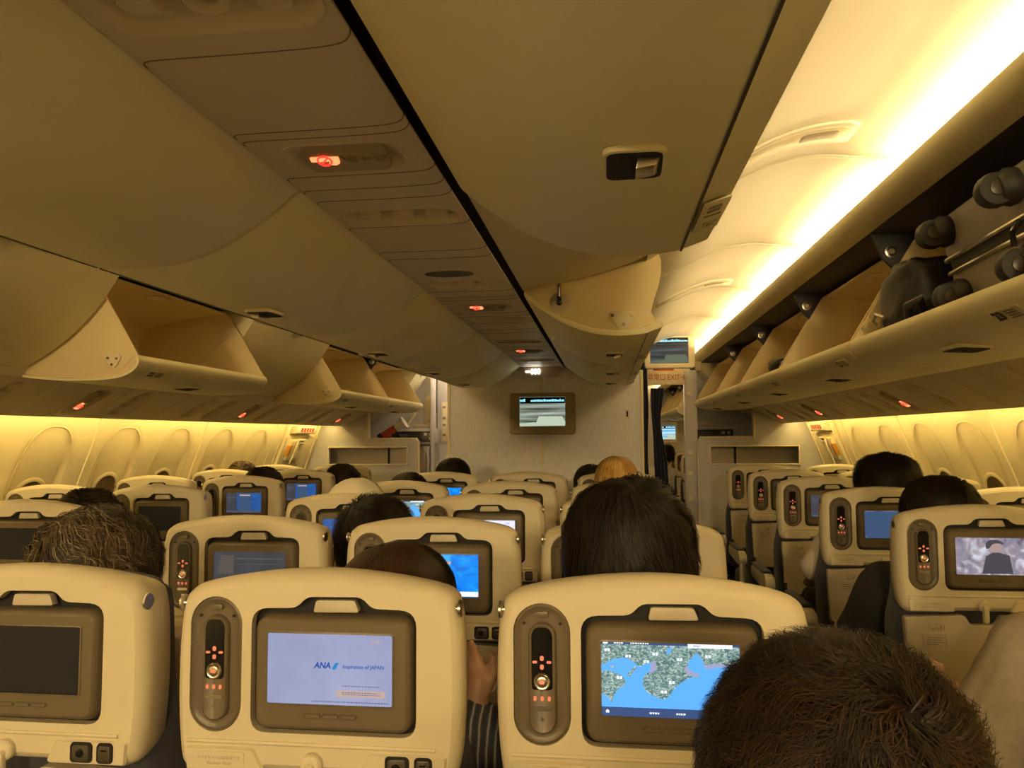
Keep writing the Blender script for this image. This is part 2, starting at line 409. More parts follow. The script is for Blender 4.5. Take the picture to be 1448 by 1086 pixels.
# ceiling vault over both aisles, panels with raised ribs; valance with a light cove
VP = smooth_poly([(.60,1.965),(.68,2.01),(.75,2.045),(.829,2.082),(.895,2.112),(.97,2.134),(1.042,2.143),(1.099,2.141),(1.184,2.131),(1.254,2.122),(1.32,2.112),(1.38,2.085),(1.41,2.02)], 3)
SEAMS = [-5.0,-3.85,-2.85,-1.85,-.85,.15,1.18,2.20,3.20,4.15,5.15,6.15,7.0,8.0,9.0,10.0,11.0,12.2]
for s, nm in ((-1,'left'),(1,'right')):
    m = MB()
    for a, b in zip(SEAMS, SEAMS[1:]):
        # each panel bows slightly upward along its length, so every rib reads as an arch
        N = 8; loops = []
        for k in range(N+1):
            t = k/N; y = a+(b-a)*t; e = .005*(1-(2*t-1)**4)
            loops.append([(s*(x), y, z+e) for x, z in VP])
        m.loft(loops, False, False, closed=False)
        m.loft([[(s*x, b-.012, z+.002) for x, z in VP], [(s*x, b-.009, z-.003) for x, z in VP], [(s*x, b+.009, z-.003) for x, z in VP], [(s*x, b+.012, z+.002) for x, z in VP]], False, False, closed=False)
    struct('ceiling' if s > 0 else 'ceiling.001', m, M_VAULT, f'vaulted ceiling over the {nm} aisle', smooth=60)
    m = MB(); val = [(1.38,2.012),(1.27,2.02),(1.238,2.040),(1.226,2.056),(1.219,2.058),(1.214,2.050),(1.222,2.028),(1.240,2.012),(1.270,2.004),(1.31,2.002),(1.38,2.002)]
    m.prism([(s*x, z) for x, z in val], YB, 6.98); m.prism([(s*x, z) for x, z in val], 8.3, 12.2)
    struct('trim_%d' % (70+(s > 0)), m, M_BIN, f'cove valance above the {nm} bins', smooth=60)
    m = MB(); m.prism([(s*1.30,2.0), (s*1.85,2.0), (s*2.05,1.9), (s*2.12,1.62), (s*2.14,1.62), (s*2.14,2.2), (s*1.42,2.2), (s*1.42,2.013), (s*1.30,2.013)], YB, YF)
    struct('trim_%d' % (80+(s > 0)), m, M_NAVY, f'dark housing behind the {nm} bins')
def vz(x):
    for a, b in zip(VP, VP[1:]):
        if a[0] <= x <= b[0]: return a[1]+(b[1]-a[1])*(x-a[0])/(b[0]-a[0])
    return 2.1
for k, (yc, lb) in enumerate(((2.03, 'flush oblong ceiling light unit in the vault near the big lowered bin'), (4.0, 'flush oblong ceiling light unit in the vault farther along the right aisle'))):
    t = thing('ceiling_unit', lb, 'ceiling unit')
    def strip_(x0, x1, h, d0, nx=14):
        return [[(x, yc-h*(1 if .06 < (x-x0)/(x1-x0) < .94 else .75), vz(x)-d0), (x, yc+h*(1 if .06 < (x-x0)/(x1-x0) < .94 else .75), vz(x)-d0)] for x in [x0+(x1-x0)*q/nx for q in range(nx+1)]]
    def slab(x0, x1, h, d0, d1):
        a = strip_(x0, x1, h, d0); b = strip_(x0, x1, h, d1); return [[p[0], p[1], q[1], q[0]] for p, q in zip(a, b)]
    m = MB(); m.loft(slab(.72, 1.10, .070, -.004, .0035)); put('frame', m.mesh('frame', [M_VAULT], bevel=.0012), t)
    m = MB(); m.loft(slab(.75, 1.085, .048, 0, .0050)); put('cover', m.mesh('cover', [M_CREAMTRIM], bevel=.001), t)
    m = MB(); m.loft(slab(.965, 1.060, .026, 0, .0056)); put('lens', m.mesh('lens', [M_PLATE], bevel=.001), t)
m = MB(); m.box(-2.6, 2.6, YB, YF, 2.25, 2.3); struct('ceiling.002', m, M_NAVY, 'crown structure above the cabin')
m = MB(); m.box(-2.6, 2.6, YB-.05, YB, 0, 2.3); struct('wall_rear', m, M_BULK, 'rear end of the cabin')
m = MB(); m.box(-2.6, 2.6, YF, YF+.05, 0, 2.3); struct('wall_front', m, M_BULK, 'front end wall of the forward cabin')

# centre service strip
ZS = 1.853
LW = [(.79,.135),(1.655,.13),(2.44,.12),(3.19,.12),(3.98,.12),(4.98,.12)]; SG = [(1.285,.17),(2.88,.16),(4.42,.16)]
m = MB(); holes = [lw_outline(0, w_, y) for y, w_ in LW]+[sg_outline(0, w_, y) for y, w_ in SG]
m.plate([(-.153,YB),(.147,YB),(.147,5.58),(-.153,5.58)], holes, ZS, ZS+.004, T=XZ); m.box(-.151,.164, YB, 5.58, ZS+.03, ZS+.05, 1)
for y in (.905,1.153,1.184,1.367,1.445,1.516,1.725,1.97,2.055,2.55,2.66,2.72,3.02,3.10,3.30,3.5,3.62,3.9,4.0,4.2,4.7,4.9,5.2):
    P = [(-.152,y+.02),(-.148,y+.006),(-.12,y+.001),(0,y),(.10,y-.004),(.135,y-.016),(.149,y-.04)]
    m.tube([(x, yy, ZS+.0002) for x, yy in smooth_poly(P, 3)], .0013, 6, 2)
struct('trim_90', m, [M_STRIP, M_BLACKM, M_GROOVE], 'centre service panel strip between the bins')

def well(x0, x1, y0, y1, z, depth=.02):
    """a rounded recess moulding, seen from below"""
    m = MB(); o = rrect(x0, x1, y0, y1, (y1-y0)*.42, 6)
    L = [[(p[0], p[1], z-.0003) for p in o], [(p[0], p[1], z-.005) for p in inset(o, .004)], [(p[0], p[1], z-.0045) for p in inset(o, .010)], [(p[0], p[1], z-.0008) for p in inset(o, .018)]]
    m.loft(L, False, True); return m
def sign_unit(T, w, lab, y, u0=0., flip=1):
    """no-smoking / seat-belt sign: a moulding, a plate, a lit and an unlit pictogram"""
    t = thing('no_smoking_sign', lab, 'sign', group=None)
    m = MB()
    o = sg_outline(u0, w, y)
    m.loft([[(p[0], p[1], .001) for p in inset(o, -.006)], [(p[0], p[1], -.0018) for p in inset(o, -.003)], [(p[0], p[1], -.001) for p in o], [(p[0], p[1], .006) for p in inset(o, .006)], [(p[0], p[1], .012) for p in inset(o, .018)]], False, True, T=T)
    put('moulding', m.mesh('moulding', [M_STRIP], smooth=50), t)
    T = T @ Matrix.Translation((0, y, .002)) @ Matrix.Rotation(math.radians(-20), 4, 'X') @ Matrix.Translation((0, -y, 0))
    m = MB(); o = rrect(u0-w*.44, u0+w*.44, -.038, .034, .014)
    m.prism([(p[0], y+p[1]) for p in o], -.003, .012, 'z', T=T)
    put('sign_plate', m.mesh('sign_plate', [M_PLATE], bevel=.002), t)
    z = -.0038; m = MB(); c = u0-flip*w*.24
    m.prism([(p[0], y+p[1]) for p in rrect(c-.026, c+.010, -.010, .002, .002)], z-.001, z, 'z', 1, T)
    m.prism([(p[0], y+p[1]) for p in rnd([(c+.004,-.009),(c+.027,-.009),(c+.025,.008),(c+.016,.013),(c+.004,.010),(c+.006,.004),(c+.013,.006),(c+.014,-.002),(c+.004,-.002)], .003)], z-.001, z, 'z', 1, T)
    r = .0125; ring = [(c-.001+r*math.cos(a), y+r*.95*math.sin(a), z-.0015) for a in [2*PI*k/20 for k in range(21)]]
    m.tube(ring, .0017, 6, 0, T); m.tube([(c-.009, y+.008, z-.0015), (c+.007, y-.008, z-.0015)], .0015, 6, 0, T)
    put('no_smoking_symbol', m.mesh('no_smoking_symbol', [M_RGLOW, M_OGLOW]), t)
    m = MB(); c = u0+flip*w*.20
    for q in (-1, 1):
        m.prism([(c+q*x, y+yy) for x, yy in [(.016,-.006),(.034,-.008),(.038,.000),(.030,.008),(.016,.006)]], z-.0008, z, 'z', 0, T)
        m.tube([(c+q*.036, y+.002, z), (c+q*.046, y-.010, z)], .0022, 5, 0, T)
    m.prism([(c+x, y+yy) for x, yy in [(-.010,0),(-.002,.006),(-.002,.0018),(.010,.0018),(.010,-.0018),(-.002,-.0018),(-.002,-.006)]], z-.0008, z, 'z', 0, T)
    put('seat_belt_symbol', m.mesh('seat_belt_symbol', [M_INKG]), t)
    return t
def light_well(T, w, lab, y, u0=0., g=None):
    t = thing('reading_light_unit', lab, 'reading lights', group=g)
    m = MB(); o = lw_outline(u0, w*.5, y)
    m.loft([[(p[0], p[1], .001) for p in inset(o, -.006)], [(p[0], p[1], -.0018) for p in inset(o, -.003)], [(p[0], p[1], -.001) for p in o], [(p[0], p[1], .010) for p in inset(o, .006)], [(p[0], p[1], .022) for p in inset(o, .020)]], False, True, T=T)
    put('moulding', m.mesh('moulding', [M_STRIP], smooth=50), t)
    for k, dx in enumerate((-.30, 0., .30)):
        m = MB(); c = (u0+dx*w, y+.006, -.001)
        if k == 0: m.box(c[0]-.02, c[0]+.022, c[1]-.014, c[1]+.014, .002, .024, T=T @ Matrix.Translation((0,0,0)) )
        else: m.lathe([(.026,.024),(.026,.006),(.022,.002),(.018,.006),(.015,.016)], c, 'z', 20, T=T)
        put('air_nozzle' if k else 'call_button', m.mesh('nozzle', [M_STRIP], bevel=.0015), t)
    return t
I4 = Matrix.Translation((0,0,ZS))
light_well(I4, .27, 'large reading light and air nozzle recess at the top edge, nearest in the centre strip', .79)
sign_unit(I4, .17, 'lit red no smoking sign in the centre strip, the nearest and largest', 1.285, .0)
light_well(I4, .26, 'reading light recess in the centre strip, just beyond the nearest lit no smoking sign', 1.655)
t = thing('speaker_grille', 'slotted oval speaker grille in the centre strip', 'speaker grille')
m = MB(); o = rrect(-.10,.07,2.17,2.31,.06,6); m.loft([[(p[0],p[1],ZS) for p in o],[(p[0],p[1],ZS-.005) for p in inset(o,.006)]], False, True)
put('grille_frame', m.mesh('grille_frame', [M_STRIP], smooth=50), t)
m = MB()
for k in range(22):
    x = -.085+.0067*k; h = .045*math.sqrt(max(.05, 1-((k-10.5)/11.5)**2)); m.box(x, x+.003, 2.24-h, 2.24+h, ZS-.0062, ZS-.0045)
put('slots', m.mesh('slots', [M_BLACKM]), t)
light_well(I4, .24, 'reading light recess in the centre strip, right behind the speaker grille', 2.44)
sign_unit(I4, .16, 'lit red no smoking sign in the centre strip, second from the camera', 2.88, 0.)
light_well(I4, .24, 'reading light recess in the centre strip beyond the second lit sign', 3.19)
light_well(I4, .24, 'reading light recess in the centre strip between the second and third lit signs', 3.98)
sign_unit(I4, .16, 'small lit no smoking sign far along the centre strip', 4.42, 0.)
light_well(I4, .24, 'farthest reading light recess in the centre strip, near the bulkhead', 4.98)
# lavatory sign plate hanging at the end of the strip
t = thing('lavatory_sign', 'small hanging lavatory sign with lit white figures above the bulkhead screen', 'sign', (0,5.46,0))
m = MB(); m.prism(rnd([(-.135,1.853),(.135,1.853),(.115,1.783),(-.118,1.783)], .01), -.012, .012); put('sign_plate', m.mesh('sign_plate', [M_PLATE], bevel=.002), t)
m = MB()
for cx in (-.085, -.062, -.034):
    pass
for cx in (-.070, -.047, -.022):
    m.ball((cx, -.015, 1.832), (.0055,.003,.0055)); m.prism(rnd([(cx-.008,1.826),(cx+.008,1.826),(cx+.006,1.800),(cx-.006,1.800)], .003), -.017, -.0125)
m.prism(rrect(-.118,-.086,1.812,1.822,.003), -.016, -.0125)
put('figures', m.mesh('figures', [M_WGLOW]), t)

LLAB = ['nearest the camera', 'second along', 'third along', 'fourth along', 'fifth along', 'sixth along', 'seventh along', 'eighth along', 'ninth along']
for s, nm, ys in ((-1, 'left', (3.12, 4.65, 6.42)), (1, 'right', (3.83, 5.31, 6.45))):
    T = slopeT(s)
    for k, y in enumerate(ys):
        sign_unit(T, .17, f'lit red no smoking sign in the {nm} service panel, {["nearest one","middle one","farthest one"][k]}', y, .15, -1 if s > 0 else -1)
    for kk, y in enumerate(PSU[s][0]):
        light_well(T, .22, f'reading light recess in the {nm} service panel, {LLAB[kk]}', y, .145)
    m = MB()
    for k in range(24):
        y = 1.1+.24*k
        P = [(.004,y),(.012,y+s*0+.01),(.04,y+.022),(.15,y+.03),(.27,y+.034)]
        m.tube([(u, v, -.0005) for u, v in smooth_poly(P, 3)], .0018, 5, 0, T)
    struct('trim_%d' % (94+(s > 0)), m, M_STRIP, f'moulded ribs of the {nm} service panel')

# ------------------------------------------------------------------ bins
def cbrac(m, c, T=None, mi=0):
    m.prism(rnd([(c[0]-.03,c[1]+.022),(c[0]+.03,c[1]+.022),(c[0]+.036,c[1]+.004),(c[0]+.008,c[1]-.026),(c[0]-.008,c[1]-.026)], .008), 0, .008, 'y', mi, T)
def latch_parts(parent, c, s, rot, flush=False, sc=1., low=False):
    """recessed latch: frame, dark pocket, metal paddle; c = world position, rot = tilt about y of the surface"""
    T = Matrix.Translation(c) @ Matrix.Rotation(rot, 4, 'Y') @ Matrix.Rotation(0, 4, 'Z') @ Matrix.Scale(sc, 4)
    m = MB(); o = rnd([(-.042,-.058),(.040,-.058),(.044,.050),(-.042,.056)], .022, 4) if not flush else rrect(-.028,.028,-.055,.055,.018)
    m.loft([[(p[0],p[1],.004) for p in o], [(p[0],p[1],-.004) for p in o], [(p[0],p[1],-.005) for p in inset(o,.005)], [(p[0],p[1],-.001) for p in inset(o,.008)]], False, False, T=T)
    fr = put('latch', m.mesh('latch', [M_BIN], smooth=50), parent)
    m = MB(); m.prism(inset(o, .006), -.0060, -.001, 'z', T=T); put('latch_pocket', m.mesh('latch_pocket', [M_BLACKM if not flush else M_TAUPE2]), fr)
    m = MB()
    if flush: m.prism(rrect(-.02,.02,-.045,.045,.01), -.005, -.002, 'z', T=T)
    elif low: m.loft([[(-.012,-.008,-.005),(.016,-.008,-.005),(.016,.036,-.005),(-.012,.036,-.005)], [(-.010,-.004,-.012),(.012,-.004,-.012),(.012,.02,-.009),(-.010,.02,-.009)]], T=T)
    else: m.loft([[(.004*s,-.038,-.001),(.034*s,-.034,-.001),(.036*s,.036,-.001),(.004*s,.042,-.001)], [(.000*s,-.040,-.022),(.026*s,-.036,-.016),(.028*s,.024,-.010),(.002*s,.030,-.012)]], T=T)
    put('latch_handle', m.mesh('latch_handle', [M_TAUPE if flush else M_TAUPE2 if low else M_CHROME], bevel=.002), fr)

OUT_OPEN = smooth_poly([(1.238,1.660),(1.229,1.640),(1.240,1.612),(1.275,1.588),(1.33,1.574),(1.42,1.569),(1.52,1.570),(1.62,1.577),(1.72,1.592),(1.84,1.635),(1.93,1.715),(1.965,1.82),(1.93,1.92),(1.85,1.965)], 3)
OUT_CLOSED = smooth_poly([(1.90,1.61),(1.80,1.592),(1.713,1.602),(1.615,1.650),(1.504,1.722),(1.42,1.80),(1.363,1.868),(1.318,1.933),(1.285,1.985),(1.272,2.004)], 3)
def out_bin(s, y0, y1, opened, label, contents_label=None, num=None, grp=None, detail=True, zoff=0.):
    t = thing('overhead_bin', label, 'overhead bin', group=grp)
    g = .005
    if opened:
        m = MB(); pr = [(s*x, z) for x, z in OUT_OPEN]
        if s < 0: pr = pr[::-1]
        m.band(pr, y0+g, y1-g, .009)
        put('bucket', m.mesh('bucket', [M_BIN], smooth=50), t)
        # inner lining: floor lip, back and roof
        m = MB(); lin = smooth_poly([(1.245,1.655),(1.262,1.648),(1.30,1.612),(1.42,1.590),(1.62,1.594),(1.80,1.632),(1.89,1.71),(1.915,1.80),(1.88,1.885),(1.78,1.935),(1.60,1.968),(1.445,1.984)], 3)
        pr = [(s*x, z) for x, z in lin]
        if s < 0: pr = pr[::-1]
        m.band(pr, y0+.012, y1-.012, .006)
        put('bin_lining', m.mesh('bin_lining', [M_BININ], smooth=50), t)
        side = [(1.240,1.660),(1.236,1.63),(1.262,1.598),(1.33,1.582),(1.45,1.578),(1.60,1.583),(1.72,1.60),(1.84,1.645),(1.92,1.73),(1.945,1.82),(1.90,1.93),(1.80,1.965),(1.440,1.982),(1.430,1.972)]
        for k, yy in enumerate((y0+g+.008, y1-g-.018)):
            m = MB(); m.prism([(s*x, z) for x, z in side], yy, yy+.010)
            e = put('end_panel', m.mesh('end_panel', [M_BININ], bevel=.002), t)
            if k == 0 and detail:
                m = MB(); cbrac(m, (0,0), Matrix.Translation((s*1.335, yy-.008, 1.640)) @ Matrix.Rotation(s*.25, 4, 'Y'))
                put('hinge_bracket', m.mesh('hinge_bracket', [M_CREAMTRIM], bevel=.001), e)
                m = MB()
                for a, b in ((-.016,.010),(.018,.008),(0,-.014)): m.cyl((s*1.335+a, yy-.011, 1.640+b), .0045, .006, 'y', 10)
                put('bracket_bolt', m.mesh('bracket_bolt', [M_BOLT]), e)
        if detail:
            # dark hinge arm with its bolt at the near end of the opening
            m = MB(); m.prism(rnd([(s*x, z) for x, z in [(1.322,2.01),(1.308,2.000),(1.338,1.925),(1.394,1.862),(1.45,1.985),(1.60,2.01)]], .012), y0-.012, y0+.002)
            a = put('hinge_arm', m.mesh('hinge_arm', [M_NAVY], bevel=.002), t)
            m = MB(); m.lathe([(.020,0),(.020,-.004),(.012,-.005),(.009,-.008)], (s*1.366, y0-.012, 1.942), 'y', 18)
            put('arm_bolt', m.mesh('arm_bolt', [M_CHROME]), a)
            # lining fastener disc on the far wall
            m = MB(); m.lathe([(.026,0),(.026,-.003),(.012,-.004),(.008,-.007)], (s*1.56, y1-.026, 1.71), 'y', 20)
            put('lining_fastener', m.mesh('lining_fastener', [M_CREAMTRIM]), t)
            m = MB(); m.box(s*1.50-.035, s*1.50+.035, (y0+y1)/2-.05, (y0+y1)/2+.05, 1.966, 1.973)
            put('striker', m.mesh('striker', [M_CREAMTRIM], bevel=.002), t)
            latch_parts(t, (s*1.345, (y0+y1)/2, 1.5715), s, s*math.radians(3), sc=1.05, low=True)
            # label on the rolled lip
            m = MB(); T = Matrix.Translation((s*1.256, y0+.15, 1.601)) @ Matrix.Rotation(s*math.radians(35), 4, 'Y')
            m.box(-.016, .016, -.055, .055, -.003, .001, T=T)
            lb = put('row_label', m.mesh('row_label', [M_BIN]), t)
            if num:
                me = merged_text([(num, .034, -.030, 0, 'CENTER', 0, .045)], M_INK); me.transform(Matrix.Rotation(-PI/2, 4, 'X')); me.transform(Matrix.Rotation(PI, 4, 'X'))
                me.transform(Matrix.Rotation(PI/2 if s < 0 else -PI/2, 4, 'Z')); me.transform(T @ Matrix.Translation((0,0,-.0052)))
                put('row_number', me, lb)
                m = MB()
                for k in range(4): m.box(-.012+.007*k, -.008+.007*k, .0-.0*k if s < 0 else -.04, .04 if s < 0 else 0, -.0056, -.0048, T=T)
                put('seat_pictogram', m.mesh('seat_pictogram', [M_INKG]), lb)
    else:
        body = [(s*x, z) for x, z in OUT_CLOSED]+[(s*1.5,2.004),(s*1.90,1.95)]
        m = MB(); m.prism(body, y0+g, y1-g); put('bin_door', m.mesh('bin_door', [M_BIN], bevel=.003, split=50, smooth=35), t)
        if detail: latch_parts(t, (s*1.300, (y0+y1)/2, 1.958), s, s*math.radians(-58), flush=True, sc=.85)
    return t
OY = [-.66,.41,1.48,2.57,3.64,4.72,5.80,6.92]
POS = {1:'nearest the camera',2:'second along',3:'third along',4:'fourth along',5:'last before the partition'}
left_state = {0:0,1:0,2:0,3:1,4:0,5:1,6:1}
lab = {2:'closed cream bin at the far left edge, below the centre bins', 3:'open cream bin on the left, the nearest and widest of the open ones there', 4:'closed cream bin on the left between two open bins',
       5:'open cream bin on the left, just beyond the closed one in the middle', 6:'last open cream bin on the left, right beside the galley'}
for i in range(7):
    if i in lab or i in (0,1):
        out_bin(-1, OY[i], OY[i+1], left_state[i], lab.get(i, ['closed bin on the left behind the camera','closed bin on the left beside the camera'][i] if i < 2 else ''), num='22' if i == 3 else '21')
RY = [-.66,.41,1.48,2.56,3.60,4.62,5.64,6.92]
rlab = ['open bin on the right behind the camera','open bin on the right beside the camera','open right-hand bin holding the silver suitcase and a black bag','open empty right-hand bin just beyond the one with the suitcase',
        'open right-hand bin with a small black pouch inside','open empty right-hand bin just beyond the one with the small pouch','farthest open right-hand bin, beside the exit sign']
for i in range(7): out_bin(1, RY[i], RY[i+1], 1, rlab[i], num='23' if i in (2,3) else '22')
out_bin(-1, 6.98, 7.40, 0, 'short closed bin on the left beyond the last open bin', detail=True)
out_bin(1, 6.98, 7.40, 0, 'short closed bin on the right beyond the last open bin', detail=True)
for i, (a, b) in enumerate(((8.6,9.65),(9.65,10.7),(10.7,11.75))):
    out_bin(1, a, b, 1, ['open bin in the forward cabin, nearest seen through the doorway','middle open bin in the forward cabin beyond the doorway','farthest open bin in the forward cabin beyond the doorway'][i], detail=True)

C_OPEN = smooth_poly([(.163,1.858),(.20,1.826),(.245,1.793),(.32,1.748),(.404,1.718),(.486,1.707),(.554,1.7085),(.598,1.714)], 3)
def center_bin(s, y0, y1, state, label, latch=True, num=None):
    t = thing('overhead_bin', label, 'overhead bin')
    g = .005; e0 = .166 if s > 0 else .155
    k = lambda P: [(s*(x if x > .17 else e0), z) for x, z in P]
    if state == 'open':
        P = C_OPEN+[(.604,1.7175),(.648,1.733)]
        poly = k(P)+[(s*.653,1.742),(s*.650,1.752),(s*.632,1.758),(s*.604,1.741),(s*.554,1.729),(s*.486,1.726),(s*.404,1.737),(s*.32,1.766),(s*.245,1.811),(s*.20,1.845),(s*e0,1.877)]
        m = MB(); m.prism(poly, y0+g, y1-g); put('bucket', m.mesh('bucket', [M_BIN], bevel=.0025, split=45, smooth=35), t)
        # crease line of the label rail
        m = MB(); m.box(s*.598-.0018, s*.598+.0018, y0+g, y1-g, 1.7120, 1.7150); put('rail_groove', m.mesh('rail_groove', [M_TAUPE2]), t)
        side = [(e0,1.865),(.24,1.80),(.32,1.755),(.404,1.725),(.486,1.714),(.554,1.7155),(.60,1.722),(.642,1.744),(.625,1.765),(.612,1.79),(.622,1.828),(.640,1.88),(.650,1.93),(.650,1.975),(.635,2.02),(.60,2.08),(e0,2.10)]
        for q, yy in enumerate((y0+g+.010, y1-g-.022)):
            m = MB(); m.prism([(s*x, z) for x, z in side], yy, yy+.012); e = put('end_panel', m.mesh('end_panel', [M_BININ], bevel=.0025), t)
            if q == 0:
                T = Matrix.Translation((s*.510, yy-.008, 1.765)) @ Matrix.Diagonal((1.5,1,1.3,1))
                m = MB(); cbrac(m, (0,0), T); put('hinge_bracket', m.mesh('hinge_bracket', [M_CREAMTRIM], bevel=.001), e)
                m = MB()
                for a, b in ((-.032,.014),(.034,.014),(0.006,-.018)): m.cyl((s*.510+a, yy-.012, 1.765+b), .006, .008, 'y', 12)
                put('bracket_bolt', m.mesh('bracket_bolt', [M_BOLT]), e)
                m = MB(); m.lathe([(.036,0),(.036,-.003),(.024,-.004),(.024,-.010),(.012,-.011)], (s*.292, yy, 1.830), 'y', 22)
                pv = put('damper_pivot', m.mesh('damper_pivot', [M_CHROME]), e)
                m = MB(); m.tube([(s*.292, yy-.016, 1.828), (s*.292, yy-.016, 1.92)], .0045, 8); m.ball((s*.292, yy-.016, 1.828), .011); m.box(s*.292-.008, s*.292+.008, yy-.024, yy-.008, 1.822, 1.85)
                put('damper_rod', m.mesh('damper_rod', [M_BLACK]), e)
        m = MB(); back = [(s*e0,2.09),(s*e0,1.92),(s*.30,1.86),(s*.30,2.09)]; m.prism(back, y0+g, y1-g); put('bin_lining', m.mesh('bin_lining', [M_BININ]), t)
        if latch: latch_parts(t, (s*.490, (y0+y1)/2+.02, 1.7045), s, 0, sc=.95)
        T = Matrix.Translation((s*.626, y0+(y1-y0)*.80, 1.7225)) @ Matrix.Rotation(-s*math.radians(18), 4, 'Y')
        m = MB(); m.box(-.022, .022, -.085, .085, -.004, -.0005, T=T); lb = put('row_label', m.mesh('row_label', [M_BIN], bevel=.001), t)
        if num:
            me = merged_text([(num, .034, .045, 0)], M_INKG); me.transform(Matrix.Rotation(-PI/2, 4, 'X')); me.transform(Matrix.Rotation(PI, 4, 'X'))
            me.transform(Matrix.Rotation(PI/2, 4, 'Z')); me.transform(T @ Matrix.Translation((0,0,-.0045))); put('row_number', me, lb)
            m = MB(); m.box(-.014,.014, -.012,-.006, -.005,-.004, T=T)
            for c in (-.035, -.055): m.box(-.012,.010, c-.007,c+.007, -.0048,-.004, T=T)
            put('seat_pictogram', m.mesh('seat_pictogram', [M_INKG]), lb)
    else:
        P = smooth_poly([(.163,1.872),(.22,1.884),(.306,1.898),(.40,1.918),(.494,1.944),(.57,1.972),(.63,2.0)], 3)
        poly = [(s*x, z) for x, z in P]+[(s*.63,2.08),(s*e0,2.08)]
        m = MB(); m.prism(poly, y0+g, y1-g); put('bin_door', m.mesh('bin_door', [M_BIN], bevel=.003, split=50, smooth=35), t)
CLY = [-.66,.40,1.46,2.53,3.60,4.55,5.50]
cl = ['behind the camera','over the top left corner of the view','second on the left of the strip','third on the left of the strip','fourth on the left of the strip','farthest on the left of the strip, at the bulkhead']
for i in range(6): center_bin(-1, CLY[i], CLY[i+1], 'open', f'lowered centre bin, {cl[i]}', num='24')
CRY = [-.66,.40,1.485,2.68,3.84,4.70,5.50]
crl = ['lowered centre bin on the right behind the camera','big lowered centre bin with a metal latch and row number, top of the view','raised closed centre bin between two lowered ones',
       'lowered centre bin with its cream end panel, damper and bracket showing','lowered centre bin on the right, second from the bulkhead','lowered centre bin on the right that touches the bulkhead']
for i in range(6): center_bin(1, CRY[i], CRY[i+1], 'closed' if i == 2 else 'open', crl[i], num='24')
m = MB()
for s in (-1, 1): m.box(min(s*.155, s*.60), max(s*.155, s*.60), YB, 5.58, 2.11, 2.16)
m.box(-.150, .160, YB, 5.58, 1.93, 2.16)
struct('ceiling.003', m, M_NAVY, 'dark rail structure above the centre bins')

# ------------------------------------------------------------------ bulkhead, partitions, galley, doorway
YBK = 5.60
m = MB(); m.prism([(-.705,0),(.700,0),(.700,1.80),(.60,2.12),(-.60,2.12),(-.705,1.80)], YBK, YBK+.05)
o = struct('wall_bulkhead', m, M_BULK, 'grey laminate centre bulkhead')
m = MB(); m.box(-.722,-.700,YBK-.012,YBK+.06,0,1.83); m.box(.700,.722,YBK-.012,YBK+.06,0,1.83); struct('trim_96', m, M_CREAMTRIM, 'cream edge trims of the bulkhead', bevel=.004)
m = MB(); m.box(-.020,-.006, YBK-.010, YBK, .3, 1.39); m.box(-.022,-.010, YBK-.010, YBK, 1.66, 1.80); struct('trim_97', m, M_CREAMTRIM, 'thin cable cover running up the bulkhead', bevel=.002)
t = thing('latch_plate', 'small slotted metal plate on the right of the bulkhead', 'latch plate', (.605, YBK, 0))
m = MB(); m.plate(rrect(-.014,.014,1.475,1.545,.004), [rrect(-.007,.007,1.490,1.535,.002)], -.006, 0); put('plate', m.mesh('plate', [M_CREAMTRIM]), t)
m = MB(); m.box(-.006,.006,-.002,-.0005,1.492,1.533); put('slot', m.mesh('slot', [M_BLACKM]), t)
def big_monitor(name, lab, loc, w, h, sx0, sx1, sz0, sz1, scr, pad, frame_m):
    t = thing(name, lab, 'monitor', loc)
    fr = rrect(-w/2, w/2, -h/2, h/2, .018, 4); sc = rrect(sx0, sx1, sz0, sz1, .004)
    m = MB(); m.plate(fr, [sc], -.055, -.045)
    m.loft([[(p[0], -.055, p[1]) for p in fr], [(p[0], -.03, p[1]) for p in inset(fr, -.006)], [(p[0], 0, p[1]) for p in inset(fr, .01)]], False, True)
    put('monitor_frame', m.mesh('monitor_frame', [frame_m], bevel=.004, split=50), t)
    m = MB(); m.prism(inset(sc, -.002), -.047, -.045); S = put('screen', m.mesh('screen', [scr]), t)
    W, H = sx1-sx0, sz1-sz0
    m = MB(); m.prism([(sx0+W*a, sz0+H*b) for a, b in ((.36,.12),(.42,.34),(.93,.34),(1.,.15),(.99,.02),(.36,.02))], -.0478, -.0474)
    m.prism([(sx0+W*a, sz0+H*b) for a, b in ((.0,.02),(.0,.10),(.33,.14),(.36,.12),(.36,.02))], -.0478, -.0474); put('runway_picture', m.mesh('runway_picture', [pad]), S)
    m = MB(); m.box(sx0+.002, sx1-.002, -.0476, -.0472, sz1-.045*H/.2, sz1-.002); put('caption_bar', m.mesh('caption_bar', [M_BLACKM]), S)
    m = MB(); x = sx0+.004; rr = random.Random(3)
    while x < sx1-.012:
        d = rr.uniform(.006,.02)
        if not .12 < (x-sx0)/W < .22: m.box(x, x+d, -.0482, -.0478, sz1-.032*H/.2, sz1-(.016+rr.uniform(-.003,.006))*H/.2)
        x += d+.0015
    put('caption', m.mesh('caption', [E_CYAN]), S)
    return t
big_monitor('bulkhead_monitor', 'monitor in a brown frame in the middle of the grey bulkhead', (-.009, YBK, 1.519), .470, .292, -.166, .168, -.094, .121, E_CAM, E_CAMBOX, M_FRAME)
big_monitor('aisle_monitor', 'dark monitor in a cream frame hanging over the right aisle', (.962, 6.2, 2.035), .385, .29, -.155, .145, -.11, .095, E_CAMD, E_CAMBOXD, M_CREAMTRIM)
